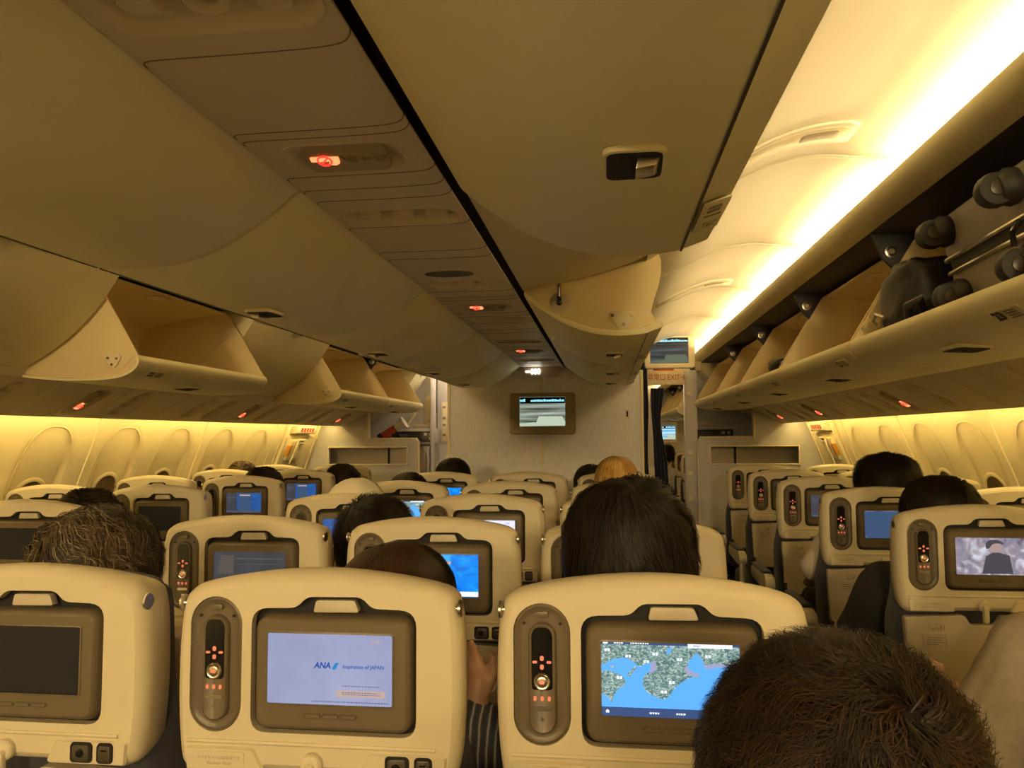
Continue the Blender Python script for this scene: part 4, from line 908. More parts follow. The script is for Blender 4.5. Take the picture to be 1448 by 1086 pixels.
def screen_set(kind):
    if kind in SCR: return SCR[kind]
    base = {'off': E_OFF, 'welcome': E_WELCOME, 'bright': E_WELCOMEB, 'map': E_SEA, 'map2': E_SEA, 'blue': E_BLUE, 'deep': E_BLUED, 'dim': E_DIM, 'slate': E_SLATE, 'movie': E_MOVIE}[kind]
    sub = []
    if kind in ('welcome', 'bright'):
        seat = '24F' if kind == 'welcome' else '22F'
        sub.append(('seat_number', tx([(seat, .0105, .86, .89)], E_TAN if kind == 'welcome' else E_GREYT)))
        sub.append(('logo_lettering', tx([('ANA', .0122, .440, .545, 'CENTER', .22, .035)], E_INKB)))
        sub.append(('logo_stripe', decal([[(.515,.495),(.545,.495),(.573,.588),(.543,.588)]], YS, E_INKL, 'logo_stripe')))
        sub.append(('slogan', tx([('Inspiration of JAPAN', .0076, .765, .537, 'CENTER', 0, .02)], E_INKB)))
        sub.append(('notice_bar', decal([rc(.555,.935,.115,.21)], YS, E_TAN, 'notice_bar')))
        rr = random.Random(5); L = []
        for z0, a, b, h in ((.265,.60,.90,.012),(.150,.60,.90,.010),(.175,.60,.88,.012),(.040,.36,.97,.018)):
            x = a
            while x < b: d = rr.uniform(.008,.02); L.append(rc(x, min(b,x+d), z0, z0+h)); x += d+.006
        sub.append(('small_print', decal(L, -.0042, E_GREYT, 'small_print')))
    elif kind in ('map', 'map2'):
        hon = cp([(735,436),(735,520),(742,545),(765,530),(800,512),(850,503),(880,510),(905,528),(935,548),(960,532),(990,522),(1010,535),(1005,560),(960,585),(948,605),(945,640),(960,668),(985,690),(1015,700),(1050,712),(1078,690),(1100,655),(1122,635),(1160,605),(1190,592),(1222,594),(1228,580),(1190,565),(1168,545),(1175,515),(1195,490),(1215,470),(1240,500),(1250,530),(1270,548),(1310,540),(1360,532),(1425,545),(1425,436)])
        shi = cp([(735,578),(775,572),(815,585),(848,600),(862,630),(850,648),(825,662),(805,690),(790,735),(775,712),(760,700),(735,690)])
        awa = cp([(908,545),(918,552),(895,580),(880,600),(868,590),(885,570)])
        isl = cp([(782,550),(800,545),(812,550),(795,556)])
        lake = cp([(1065,470),(1075,450),(1100,446),(1085,470),(1070,485)])
        sub.append(('land', decal([hon, shi, awa, isl], YS, E_LAND, 'land')))
        sub.append(('lake', decal([lake], -.0041, E_SEA, 'lake')))
        for q in ([(985,525),(1012,520),(1018,560),(975,585),(985,560)], [(1150,545),(1168,540),(1185,562),(1225,578),(1218,592),(1165,580)], [(1245,530),(1320,520),(1400,535),(1310,540),(1265,550)]): sub.append(('city_area', decal([cp(q)], -.0041, E_CITY, 'city_area')))
        sub.append(('menu_bar', decal([rc(0,1,.955,1.), rc(0,1,0,.125)], -.0041, E_BAR, 'menu_bar')))
        rr = random.Random(9); L = [rc(.63,.945,.93,.985), rc(.02,.055,.96,.985)]
        for a, b, z in ((.10,.16,.965),(.22,.35,.965),(.35,.41,.05),(.54,.60,.05)):
            x = a
            while x < b: d = rr.uniform(.008,.018); L.append(rc(x, x+d, z, z+.022)); x += d+.005
        L.append([(.035,.05),(.06,.05),(.06,.075),(.0475,.095),(.035,.075)])
        for x, y in ((875,495),(965,520),(1130,505),(1010,480),(1270,485),(1090,622),(1050,672),(830,605),(770,465)):
            q = cp([(x,y)])[0]; L += [rc(q[0]-.02, q[0]-.003, q[1]-.018, q[1]+.018), rc(q[0]+.003, q[0]+.02, q[1]-.018, q[1]+.018)]
        sub.append(('map_lettering', decal(L, -.0044, E_WHITE, 'map_lettering')))
        sub.append(('logo_lettering', tx([('ANA', .0045, .69, .957, 'CENTER', .18)], E_INKB, -.0047)))
    elif kind in ('blue', 'deep'):
        sub.append(('side_panel', decal([rc(0,.30,.12,1)], YS, E_BLUED if kind == 'blue' else E_DIM, 'side_panel')))
        if kind == 'blue':
            sub.append(('light_panel', decal([rc(.32,.63,.72,.98)], YS, E_BLUEL, 'light_panel')))
            sub.append(('banner', decal([rc(.36,.64,.76,.83)], -.0041, E_TAN, 'banner')))
            sub.append(('menu_bar', decal([rc(.10,.99,.02,.13)], -.0041, E_WHITE, 'menu_bar')))
        else:
            sub.append(('light_panel', decal([rc(.36,.70,.12,1)], YS, E_SLATE, 'light_panel')))
            sub.append(('banner', decal([rc(.38,.68,.84,.90)], -.0041, E_TAN, 'banner')))
            sub.append(('menu_bar', decal([rc(.0,1.,.02,.10)], -.0041, E_DIM2, 'menu_bar')))
        rr = random.Random(2); L = []
        for z in (.80,.74,.68):
            x = .05
            while x < .26: d = rr.uniform(.01,.025); L.append(rc(x, x+d, z, z+.012)); x += d+.008
        sub.append(('menu_lettering', decal(L, -.0045, E_GREYT, 'menu_lettering')))
    elif kind == 'dim':
        sub.append(('picture', decal([[(.05,.45),(.28,.45),(.28,.90),(.10,.90)]], YS, E_DIM2, 'picture')))
        sub.append(('banner', decal([rc(.30,.95,.80,.84), rc(.30,.95,.68,.70)], YS, E_DIM2, 'banner')))
    elif kind == 'slate':
        sub.append(('route_line', decal([[(.45,.10),(.85,.32),(.85,.335),(.45,.115)], rc(.02,.2,.96,.985), rc(.35,.6,.96,.985), rc(.02,.05,.04,.08)], YS, E_GREYT, 'route_line')))
    elif kind == 'movie':
        hair = smooth_poly([(.42,.80),(.45,.90),(.54,.94),(.63,.90),(.66,.82),(.60,.84),(.52,.82),(.47,.72),(.43,.70)], 4, True)
        facep = smooth_poly([(.47,.76),(.52,.82),(.62,.83),(.64,.72),(.60,.62),(.52,.60),(.47,.68)], 4, True)
        body = [(.36,.04),(.42,.50),(.52,.60),(.60,.60),(.74,.52),(.78,.04)]
        sub.append(('figure_clothes', decal([body], YS, E_FILMD, 'figure_clothes')))
        sub.append(('figure_face', decal([facep], -.0041, E_FILMS, 'figure_face')))
        sub.append(('figure_hair', decal([hair], -.0045, E_FILMD, 'figure_hair')))
    m = MB(); m.v, m.f, m.m = list(SP['screen'].v), list(SP['screen'].f), list(SP['screen'].m)
    SCR[kind] = (m.mesh('screen', [base]), sub); return SCR[kind]
DESC = {'off':'black screen','welcome':'pale violet welcome screen','bright':'bright pale screen','map':'lit coastline map screen','map2':'partly hidden map screen','blue':'bright blue menu screen','deep':'deep blue menu screen','dim':'dim grey screen','slate':'slate blue flight screen','movie':'a film playing'}
def seat(x, y, kind, label, grp, knobs=(1,1), left_arm=False, full=True):
    t = thing('airline_seat', label, 'airline seat', (x, y-.014, 0), group=grp)
    A = lambda n, par=None, nm=None, loc=None: put(nm or n.split('_a')[0] if False else (nm or n), SP[n], par or t, loc)
    A('headrest_shell'); A('lower_trim'); A('tray_table'); A('backrest'); A('headrest_cushion'); A('seat_cushion'); A('seat_beam'); A('literature_pocket')
    A('leg_a', nm='leg'); A('leg_b', nm='leg')
    c = A('remote_cradle'); A('release_button', c); A('cradle_screw', c, loc=(-.1875,0,1.080)); A('cradle_screw', c, loc=(-.1335,0,1.080))
    r = A('remote_control'); A('display', r); A('dial', r); A('lit_keys', r); A('grey_keys', r)
    mo = A('monitor'); A('screen_rim', mo); A('monitor_button', mo)
    A('monitor_recess'); A('release_tab')
    me, sub = screen_set(kind); s = put('screen', me, t)
    for n_, mm in sub: put(n_, mm, s)
    tt = [o for o in t.children if o.name.startswith('tray_table')][0]
    A('label_frame', tt); A('safety_print', tt); A('cup_recess', tt); A('tray_hinge', tt)
    A('tray_hook'); j = A('jack_bezel', nm='headphone_jack'); A('jack_cover', j); A('jack_hole', j)
    l = A('headrest_label'); A('headrest_lettering', l)
    if knobs[1]: k = A('side_knob', loc=(.2265,.016,1.096)); k.scale = (-1,1,1)
    if knobs[0]: A('side_knob', loc=(-.2265,.016,1.096))
    if not knobs[0]: A('side_cap', loc=(-.231,.03,1.090))
    a = A('armrest', loc=(.256,0,0)); A('arm_pad', a)
    if left_arm: a = A('armrest', loc=(-.256,0,0)); A('arm_pad', a)
    return t
S_ = .5118
RW = ['nearest row', 'second row', 'third row', 'fourth row', 'fifth row']
CY = [1.17, 1.957, 2.744, 3.531, 4.42]
kinds_c = [['off','welcome','map'], ['dim','blue','off'], ['blue','bright','off'], ['map2','off','off'], ['blue','off','off']]
cn = ['left', 'middle', 'right']
for r, y in enumerate(CY):
    for c in range(3):
        k = kinds_c[r][c]
        seat((c-1)*S_, y, k, f'cream seat with {DESC[k]}, {cn[c]} of the centre block, {RW[r]}', 'seats of the centre block', (0 if c == 0 else 1, 0 if c == 2 else 1), c == 0)
SY = [2.40, 3.187, 3.974, 4.761, 5.548]
kl = [['off','off'], ['off','off'], ['off','deep'], ['off','deep'], ['off','off']]
kr = [['movie','off'], ['slate','off'], ['deep','off'], ['off','off'], ['off','off']]
for r, y in enumerate(SY):
    seat(-1.524, y, kl[r][1], f'cream seat with {DESC[kl[r][1]]}, aisle side of the left block, {RW[r]}', 'seats of the left block', (1,1))
    seat(-1.524-S_, y, kl[r][0], f'cream seat with {DESC[kl[r][0]]}, window side of the left block, {RW[r]}', 'seats of the left block', (1,0), True)
    seat(1.524, y, kr[r][0], f'cream seat with {DESC[kr[r][0]]}, aisle side of the right block, {RW[r]}', 'seats of the right block', (0,0), True)
    seat(1.524+S_, y, kr[r][1], f'cream seat with {DESC[kr[r][1]]}, window side of the right block, {RW[r]}', 'seats of the right block', (0,0))
seat(1.524, 1.50, 'off', 'cream airline seat of the person in the grey sweatshirt at the right edge', 'seats of the right block', (0,0), True)
seat(S_, .20, 'off', 'cream seat of the person whose head fills the bottom right', 'seats of the centre block', (1,0), True)
for r, y in enumerate((8.9, 9.69, 10.48)):
    seat(1.524, y, 'deep', f'cream airline seat in the forward cabin beyond the doorway, {RW[r]}', 'seats of the forward cabin', (0,0), True)
m = MB(); m.box(.9,2.4,11.9,11.95,0,2.1); FW = struct('wall_forward', m, M_LAV, 'partition of the forward cabin')
big_monitor('forward_monitor', 'small lit monitor seen through the doorway in the forward cabin', (1.40, 11.9, 1.39), .26, .30, -.10, .10, -.10, .11, E_LIME, E_CAMBOX, M_CREAMTRIM)

# ------------------------------------------------------------------ people
def ell(m, c, r, T=None): m.ball(c, r, 16, 12, T=T)
def remeshed(name, mb, mats, voxel, smooth_it=3):
    me = mb.mesh(name, mats); o = bpy.data.objects.new(name, me); COL.objects.link(o)
    r = o.modifiers.new('r', 'REMESH'); r.mode = 'VOXEL'; r.voxel_size = voxel; r.use_smooth_shade = True
    if smooth_it:
        s = o.modifiers.new('s', 'SMOOTH'); s.factor = .5; s.iterations = smooth_it
    dg = bpy.context.evaluated_depsgraph_get(); dg.update()
    out = bpy.data.meshes.new_from_object(o.evaluated_get(dg)); out.name = name
    out.materials.clear()
    for q in mats: out.materials.append(q)
    bpy.data.objects.remove(o); return out
def hair_mesh(name, C, Rot, mats, n, L, wid, seed=0, whorl=(.1,-.75,.65), messy=.35, lift=.10, wave=0., front=.25, nape=-.55, R=(.092,.108,.118), steps=5, clump=3., swirl=.35, down=.35, stand=0., bumpy=.025, jitter=.16):
    """hair: a closed scalp shell plus thousands of tapered strands growing from a whorl"""
    rnd_ = random.Random(seed); Wv = Vector(whorl).normalized()
    def inside(v):     # v: unit direction in head space, face towards +y
        if v.z < nape: return False
        lim = front+.25*max(0, abs(v.x)-.5) if v.y > .15 else nape
        if v.y > .15 and v.z < lim+.5*(v.y-.15)*0+(.0 if v.y > .45 else -1.1*(.45-v.y)): return False
        return True
    def rad(v, k=1.):
        d = (abs(v.x/R[0])**2.3+abs(v.y/R[1])**2.3+abs(v.z/R[2])**2.3)**(-1/2.3)
        return d*k*(1+.030*noise.noise(v*2.3+Vector((seed, 0, 0)))+bumpy*noise.noise(v*6.5+Vector((0, seed, 0))))
    V = []; F = []; MI = []
    seg, rings = 40, 28
    for i in range(rings+1):
        a = PI*i/rings
        for k in range(seg):
            b = 2*PI*k/seg; v = Vector((math.sin(a)*math.cos(b), math.sin(a)*math.sin(b), -math.cos(a)))
            r = rad(v, .985 if inside(v) else .80)
            V.append(v*r)
    for i in range(rings):
        for k in range(seg): F.append((i*seg+k, i*seg+(k+1) % seg, (i+1)*seg+(k+1) % seg, (i+1)*seg+k)); MI.append(0)
    cnt = 0
    while cnt < n:
        v = Vector((rnd_.gauss(0,1), rnd_.gauss(0,1), rnd_.gauss(0,1)))
        if v.length < 1e-3: continue
        v.normalize()
        if not inside(v): continue
        cnt += 1
        nz = noise.noise_vector(v*clump+Vector((seed*3.1, 0, 0))); nz2 = noise.noise(v*clump*1.7+Vector((0, seed, 9)))
        ln = L*rnd_.uniform(.7, 1.15)*(1+.3*nz2); ds = ln/steps/.105
        cur = v.copy(); prev = None
        ph = nz2*6
        jit = Vector((rnd_.gauss(0,1), rnd_.gauss(0,1), rnd_.gauss(0,1)))*jitter
        h0 = rnd_.uniform(.3, 1.)
        base = len(V); mi = 0 if nz2+rnd_.uniform(-.35,.35) < .12 else (1 if len(mats) > 1 else 0)
        if len(mats) > 2 and rnd_.random() < .12: mi = 2
        for k in range(steps+1):
            t = k/steps
            away = (cur*(cur.dot(Wv))-Wv); 
            if away.length < .05: away = jit.copy()
            away.normalize()
            sw = cur.cross(away)
            dn = Vector((0,0,-1)); dn = dn-cur*cur.dot(dn)
            d = away*(1-.3)+sw*swirl*(1-t)+dn*down+nz*messy*1.6+jit*messy
            if wave: d += sw*wave*math.sin(ph+t*6)
            d = d-cur*cur.dot(d)
            if d.length < 1e-4: d = sw
            d.normalize()
            h = 1+lift*h0*(math.sin(min(1, t*1.25+.1)*PI*.75))*(.6+.7*abs(nz2))+stand*t*h0
            p = cur*rad(cur)*h
            side = cur.cross(d).normalized()*(wid*(1-.75*t)*.5)
            V.append(p-side+cur*.0004); V.append(p+side+cur*.0004)
            if k: q = base+2*(k-1); F.append((q, q+1, q+3, q+2)); MI.append(mi)
            cur = (cur+d*ds).normalized()
    me = bpy.data.meshes.new(name); M = Matrix.Translation(C) @ Rot
    me.from_pydata([tuple(M @ q) for q in V], [], F)
    for q in mats: me.materials.append(q)
    me.polygons.foreach_set('material_index', MI); me.polygons.foreach_set('use_smooth', [True]*len(F)); me.update()
    return me
def hairmat(n, c, rough=.5): return mat(n, c, rough, spec=.25, var=.15, vscale=30)
H_BLACK = hairmat('hair_black', (.0055,.004,.003), .55); H_BLACK2 = hairmat('hair_black_brown', (.013,.008,.005), .55)
H_BROWN = hairmat('hair_brown', (.060,.026,.012), .45); H_BROWN2 = hairmat('hair_dark_brown', (.030,.014,.007), .5)
H_BROWN3 = hairmat('hair_dull_brown', (.035,.020,.010), .5)
H_GREY = hairmat('hair_dark_ash', (.035,.024,.014), .55); H_GREY2 = hairmat('hair_ash', (.11,.08,.05), .5); H_GREY3 = hairmat('hair_light_ash', (.27,.21,.145), .45)
H_BLOND = hairmat('hair_blonde', (.62,.40,.13), .45); H_BLOND2 = hairmat('hair_golden', (.42,.24,.07), .5)
F_NAVY = mat('navy_cloth', (.016,.020,.035), .9, bump=.5, bscale=500); F_BLACK = mat('black_cloth', (.012,.011,.010), .9, bump=.5, bscale=400)
F_WHITE = mat('white_cloth', (.62,.57,.52), .9, bump=.4, bscale=400); F_SAND = mat('sand_grey_sweatshirt', (.36,.31,.24), .95, bump=.8, bscale=500, var=.08, vscale=50)
F_PINK = mat('pale_pink_cloth', (.56,.44,.40), .9, bump=.4, bscale=300); F_TROUS = mat('dark_trousers', (.03,.03,.035), .9)
F_CAP = mat('cap_canvas', (.80,.74,.60), .85, bump=.5, bscale=500)
def stripes():
    m = mat('striped_cloth', (.10,.10,.12), .9); nt = m.node_tree; b = nt.nodes['Principled BSDF']; tc = nt.nodes.new('ShaderNodeTexCoord'); wv = nt.nodes.new('ShaderNodeTexWave'); wv.inputs['Scale'].default_value = 22; wv.inputs['Distortion'].default_value = 1.2
    nt.links.new(tc.outputs['Object'], wv.inputs['Vector']); nt.links.new(ramp(nt, wv.outputs['Fac'], [(.0,(.06,.06,.08)),(.80,(.09,.09,.11)),(.92,(.42,.40,.38))]), b.inputs['Base Color']); return m
F_STRIPE = stripes()
def person(label, x, yb, top, dx=0., dy=.27, turn=0., tilt=0., pitch_=0., shirt=F_BLACK, hair=None, larm=None, rarm=None, voxel=.010, group=None, sx=0., hs=1., sleeve=1., hand_detail=False, chest=1.):
    """seated figure; x, yb = seat centre and rear face of the seat back, top = world height of the head; faces +y"""
    hc = Vector((dx, dy, top-.128*hs)); Rot = Matrix.Rotation(tilt, 4, 'Y') @ Matrix.Rotation(pitch_, 4, 'X') @ Matrix.Rotation(turn, 4, 'Z')
    TH = Matrix.Translation(hc) @ Rot @ Matrix.Scale(hs, 4)
    nk = hc+Rot.to_3x3() @ Vector((0,-.02,-.10)); sh = Vector((sx+dx*.35, .255, hc.z-.235)); hip = Vector((sx*.5, .31, .590))
    b = MB()
    ell(b, (0,-.006,.004), (.075,.092,.098), TH); ell(b, (0,.030,-.045), (.060,.068,.072), TH)           # skull, face
    b.loft([[TH @ Vector(p) for p in ((-.010,.088,.018),(.010,.088,.018),(.010,.082,-.03),(-.010,.082,-.03))], [TH @ Vector(p) for p in ((-.005,.096,.010),(.005,.096,.010),(.014,.112,-.024),(-.014,.112,-.024))]])  # nose
    ell(b, (0,.090,-.052), (.024,.010,.006), TH); ell(b, (0,.086,-.063), (.021,.011,.006), TH); ell(b, (0,.078,-.09), (.026,.022,.020), TH)  # lips, chin
    for q in (-1, 1):
        ell(b, (q*.080,-.004,-.012), (.010,.020,.032), TH); ell(b, (q*.030,.083,.030), (.022,.012,.007), TH)      # ears, brows
    b.capsule(nk+Vector((0,0,.03)), .052, Vector((sh.x, .245, sh.z+.04)), .062)
    b.capsule(Vector((sh.x-.11, .25, sh.z-.01)), .072, Vector((sh.x+.11, .25, sh.z-.01)), .072)
    mid = sh.lerp(hip, .5)
    for w_, k in ((.15, .22), (.14, .55), (.145, .9)):
        c = sh.lerp(hip, k); b.capsule(c+Vector((-w_*.45,0,0)), .105*chest, c+Vector((w_*.45,0,0)), .105*chest)
    hands = []
    for q, spec in ((-1, larm), (1, rarm)):
        S = Vector((sh.x+q*.165, .255, sh.z-.015)); E_, H_ = spec if spec else (Vector((sh.x+q*.205, .34, .705)), Vector((sx+q*.09, .52, .665)))
        E_, H_ = Vector(E_), Vector(H_)
        b.capsule(S, .052, E_, .040); b.capsule(E_, .040, H_, .027)
        hands.append((q, S, E_, H_))
        d = (H_-E_).normalized(); up = Vector((0,0,1)) if abs(d.z) < .8 else Vector((0,1,0)); sd = d.cross(up).normalized()*q; nn = sd.cross(d)*q
        pm = H_+d*.045; b.capsule(H_+d*.01, .024, pm+sd*.014, .022); b.capsule(H_+d*.01, .024, pm-sd*.018, .022)
        for k, (o_, l_) in enumerate(((-.030,.062),(-.011,.072),(.009,.067),(.028,.052))):
            r_ = .0085; a0 = pm+sd*o_+d*.018; cu = -nn*.35 if q > 0 else nn*.35
            a1 = a0+(d+cu*.4).normalized()*l_*.5; a2 = a1+(d+cu*1.6).normalized()*l_*.45
            b.capsule(a0, r_*1.05, a1, r_, 8); b.capsule(a1, r_, a2, r_*.85, 8)
        th = H_+d*.025-sd*.026; b.capsule(th, .012, th-sd*.028+d*.030, .010, 8); b.capsule(th-sd*.028+d*.030, .010, th-sd*.030+d*.056, .008, 8)
        HJ = Vector((hip.x+q*.09, .30, .560)); K = Vector((hip.x+q*.11, .655, .575)); A_ = Vector((hip.x+q*.11, .64, .11))
        b.capsule(HJ, .085, K, .058); b.capsule(K, .058, A_, .036); b.capsule(A_+Vector((0,-.03,-.055)), .034, A_+Vector((0,.11,-.072)), .028)
    me = remeshed('person', b, [M_SKIN], voxel)
    P = put('person', me, None, (x, yb, 0), None, label, 'person', group)
    # eyes
    m = MB()
    for q in (-1, 1): m.ball(TH @ Vector((q*.030, .088, .012)), .0115, 10, 8)
    put('eyes', m.mesh('eyes', [M_BLACK]), P)
    # clothing
    c = MB()
    c.capsule(Vector((sh.x-.12, .25, sh.z-.008)), .088, Vector((sh.x+.12, .25, sh.z-.008)), .088)
    c.capsule(Vector((sh.x, .248, sh.z)), .078, Vector((sh.x, .25, sh.z+.055)), .060)
    for w_, k in ((.15, .22), (.14, .55), (.15, .92)):
        e = sh.lerp(hip, k); c.capsule(e+Vector((-w_*.5,0,0)), .122*chest, e+Vector((w_*.5,0,0)), .122*chest)
    for q, S, E_, H_ in hands:
        fs = .075 if sleeve < 2 else .092
        c.capsule(S, fs, E_ if sleeve > .6 else S.lerp(E_, .7), .060 if sleeve < 2 else .078)
        if sleeve >= 1: c.capsule(E_, .057 if sleeve < 2 else .075, E_.lerp(H_, .9), .038 if sleeve < 2 else .050)
    me = remeshed('shirt', c, [shirt], .010, 4)
    for v in me.vertices:
        nz = noise.noise(v.co*13+Vector((x, yb, 0)))*.006+noise.noise(v.co*27)*.003
        v.co += v.normal*nz
    put('shirt', me, P)
    c = MB()
    c.capsule(hip+Vector((-.07,0,0)), .118, hip+Vector((.07,0,0)), .118)
    for q in (-1, 1):
        HJ = Vector((hip.x+q*.09, .30, .562)); K = Vector((hip.x+q*.11, .655, .577)); A_ = Vector((hip.x+q*.11, .64, .13))
        c.capsule(HJ, .098, K, .070); c.capsule(K, .070, A_, .052)
    put('trousers', remeshed('trousers', c, [F_TROUS], .013, 3), P)
    if hair:
        put('hair', hair_mesh('hair', hc, Rot @ Matrix.Scale(hs, 4), **hair), P)
    return P, TH
def hd(mats, n=2500, L=.07, wid=.0026, **k): return dict(mats=mats, n=n, L=L, wid=wid, **k)
BK = [H_BLACK, H_BLACK2]
# row nearest the camera
P1, T1 = person('person with wavy grey-brown hair in a navy top, left seat of the nearest row', -S_, 1.17, 1.226, dx=-.046, dy=.25, turn=-.5, shirt=F_NAVY, sx=.035,
    hair=hd([H_GREY, H_GREY2, H_GREY3], 24000, .10, .0021, seed=3, messy=.42, lift=.22, wave=.9, bumpy=.06, jitter=.10, R=(.094,.108,.108), clump=4.5, whorl=(-.5,-.6,.6), nape=-.72, steps=7), voxel=.008)
def glasses(P, T, wdt=.070):
    m = MB()
    for q in (-1, 1):
        m.tube([T @ Vector((q*(wdt+.012),-.01,.004)), T @ Vector((q*(wdt+.008),.05,.010)), T @ Vector((q*(wdt-.004),.100,.012))], .0028, 6)
        m.tube([T @ Vector((q*.034+.026*math.cos(a), .108, .008+.018*math.sin(a))) for a in [2*PI*k/16 for k in range(17)]], .002, 6)
    m.tube([T @ Vector((-.008,.110,.010)), T @ Vector((.008,.110,.010))], .002, 6)
    put('glasses', m.mesh('glasses', [M_GLASS]), P)
glasses(P1, T1)
P2, T2 = person('person with straight brown hair and a striped top, middle of the nearest row', 0, 1.17, 1.168, dx=.060, dy=.235, turn=-.35, shirt=F_STRIPE, sx=.03,
    hair=hd([H_BROWN2, H_BROWN], 9000, .15, .0022, seed=5, messy=.10, lift=.05, swirl=.1, down=.9, whorl=(-.05,-.35,.94), nape=-.9, R=(.104,.118,.120), clump=2.2, steps=7), voxel=.006, sleeve=.5,
    rarm=((.268,.215,.665),(.205,.255,.855)), larm=((-.20,.34,.72),(-.08,.5,.68)), hs=.97)
glasses(P2, T2, .080)
m = MB(); m.tube([T2 @ Vector((.107*math.cos(a), -.02+.118*math.sin(a)*1., .02+.035*math.sin(a))) for a in [PI*(1.02+.96*k/14) for k in range(15)]], .006, 8); put('hair_band', m.mesh('hair_band', [F_NAVY]), P2)
P3, T3 = person('person with thick short black hair, right seat of the nearest row', S_, 1.17, 1.275, dx=-.022, dy=.275, shirt=F_BLACK,
    hair=hd([H_BLACK2, H_BLACK], 14000, .10, .0030, seed=8, messy=.42, lift=.17, bumpy=.045, swirl=.5, down=.8, whorl=(.10,-.45,.88), nape=-.80, R=(.110,.118,.122), clump=2.5, steps=7), voxel=.008)
# head in the foreground at the lower right
P4, T4 = person('person with short dark curly hair close to the camera at the bottom right', S_, .20, 1.204, dx=.112, dy=.437, hs=.95, tilt=.10, pitch_=-.35, shirt=F_BLACK, sx=.06,
    hair=hd([H_BLACK2, H_BROWN2, H_BROWN3], 26000, .045, .0014, seed=11, messy=.65, lift=.10, wave=.8, swirl=.9, down=.1, whorl=(.22,-.80,.50), nape=-.72, R=(.098,.112,.112), clump=7, steps=5, stand=.12, bumpy=.03), voxel=.008)
# person at the right edge in a grey sweatshirt
P5, T5 = person('person in a sand grey sweatshirt at the right edge, only shoulder and arm in view', 1.524, 1.50, 1.27, dx=.06, dy=.30, shirt=F_SAND, sx=-.045, sleeve=2, chest=1.05,
    hair=hd(BK, 1500), larm=((-.350,.24,.64),(-.345,.34,.735)))
P6, T6 = person('person in black with black hair above the seat whose screen plays a film', 1.524, 2.40, 1.232, dx=-.012, dy=.22, shirt=F_BLACK, sx=-.01, sleeve=2,
    hair=hd(BK, 5000, .07, .003, seed=13, messy=.2, lift=.07, R=(.112,.116,.118), whorl=(.25,-.5,.8), nape=-.7, down=.5), larm=((-.262,.26,.70),(-.15,.50,.66)))
P7, T7 = person('tall person with tousled black hair and a white sleeve, right block', 1.524, 3.187, 1.292, dx=.082, dy=.17, turn=.3, shirt=F_WHITE, sx=.03, sleeve=.8,
    hair=hd(BK, 6000, .075, .003, seed=15, messy=.5, lift=.16, R=(.112,.120,.105), whorl=(-.3,-.4,.85), nape=-.62, stand=.05), larm=((-.205,.22,.80),(-.16,.46,.70)))
person('person with blonde bobbed hair in the fourth row of the centre block', S_, 3.531, 1.268, dx=-.015, dy=.20, shirt=F_WHITE,
    hair=hd([H_BLOND2, H_BLOND], 4500, .12, .0045, seed=17, messy=.10, lift=.05, swirl=.1, down=.9, whorl=(0,-.2,.98), nape=-.85, R=(.100,.108,.115), steps=6))
person('person with black hair mostly hidden left of the blonde one', S_, 4.42, 1.195, dx=-.155, dy=.20, shirt=F_BLACK, hair=hd(BK, 1500, .06, .005, seed=18, R=(.098,.106,.115)))
person('person with black bobbed hair before the bulkhead, left seat of the centre block', -S_, 4.42, 1.232, dx=.03, dy=.20, shirt=F_BLACK, hair=hd(BK, 2500, .09, .005, seed=19, messy=.1, down=.9, R=(.102,.108,.116), nape=-.8))
person('person with only a brown-black crown showing, fourth row of the centre block', -S_, 3.531, 1.185, dx=-.03, dy=.26, shirt=F_BLACK, hair=hd([H_BROWN2, H_BLACK], 1500, .07, .005, seed=20, R=(.098,.106,.115)))
P12, T12 = person('person in a cream baseball cap turned to the right in the third row', -S_, 2.744, 1.205, dx=-.035, dy=.26, turn=-1.35, shirt=F_WHITE, hair=None)
m = MB(); cp_ = []
for i in range(9):
    a = (PI/2)*i/8; cp_.append([T12 @ Vector((.098*math.cos(a)*math.cos(b)*(1+.03*math.sin(b*6)), -.005+.118*math.cos(a)*math.sin(b), .018+.098*math.sin(a)+.002*math.sin(b*9+i))) for b in [2*PI*k/28 for k in range(28)]])
m.loft(cp_[:-1], True, True)
br = [[T12 @ Vector((x, .10+y, .024-.9*x*x*4*.35-z)) for x, y in smooth_poly([(-.078,-.02),(-.072,.045),(-.03,.078),(.03,.078),(.072,.045),(.078,-.02)], 3)] for z in (0, .004)]
m.loft(br)
put('cap', m.mesh('cap', [F_CAP], smooth=60), P12)
person('person with spiky black hair leaning between the two seats of the second row', -S_, 1.957, 1.192, dx=.285, dy=.24, tilt=.18, turn=-.4, shirt=F_PINK, sx=.06,
    hair=hd(BK, 6000, .05, .003, seed=23, messy=.6, lift=.12, stand=.16, R=(.096,.110,.112), whorl=(-.3,-.6,.7), nape=-.85), voxel=.008)
person('person with smooth black hair leaning into the left aisle', -1.524, 4.761, 1.182, dx=.205, dy=.24, shirt=F_BLACK, sx=.05, hair=hd(BK, 2500, .09, .005, seed=24, messy=.1, down=.8, R=(.108,.112,.118), nape=-.8))
person('person with only a dark crown showing, third row of the left block', -1.524, 3.974, 1.196, dx=.01, dy=.25, shirt=F_BLACK, hair=hd(BK, 1500, .06, .005, seed=25, R=(.105,.106,.115)))
person('person with light brown hair at the window of the fourth row of the left block', -1.524-S_, 4.761, 1.20, dx=.0, dy=.25, shirt=F_WHITE, hair=hd([H_BROWN, H_GREY2], 1500, .06, .005, seed=26))
person('person with dark hair low in the nearest row of the left block', -1.524, 2.40, 1.175, dx=.0, dy=.33, shirt=F_BLACK, hair=hd([H_BLACK, H_GREY], 3000, .07, .004, seed=27, stand=.08, R=(.105,.106,.112)))
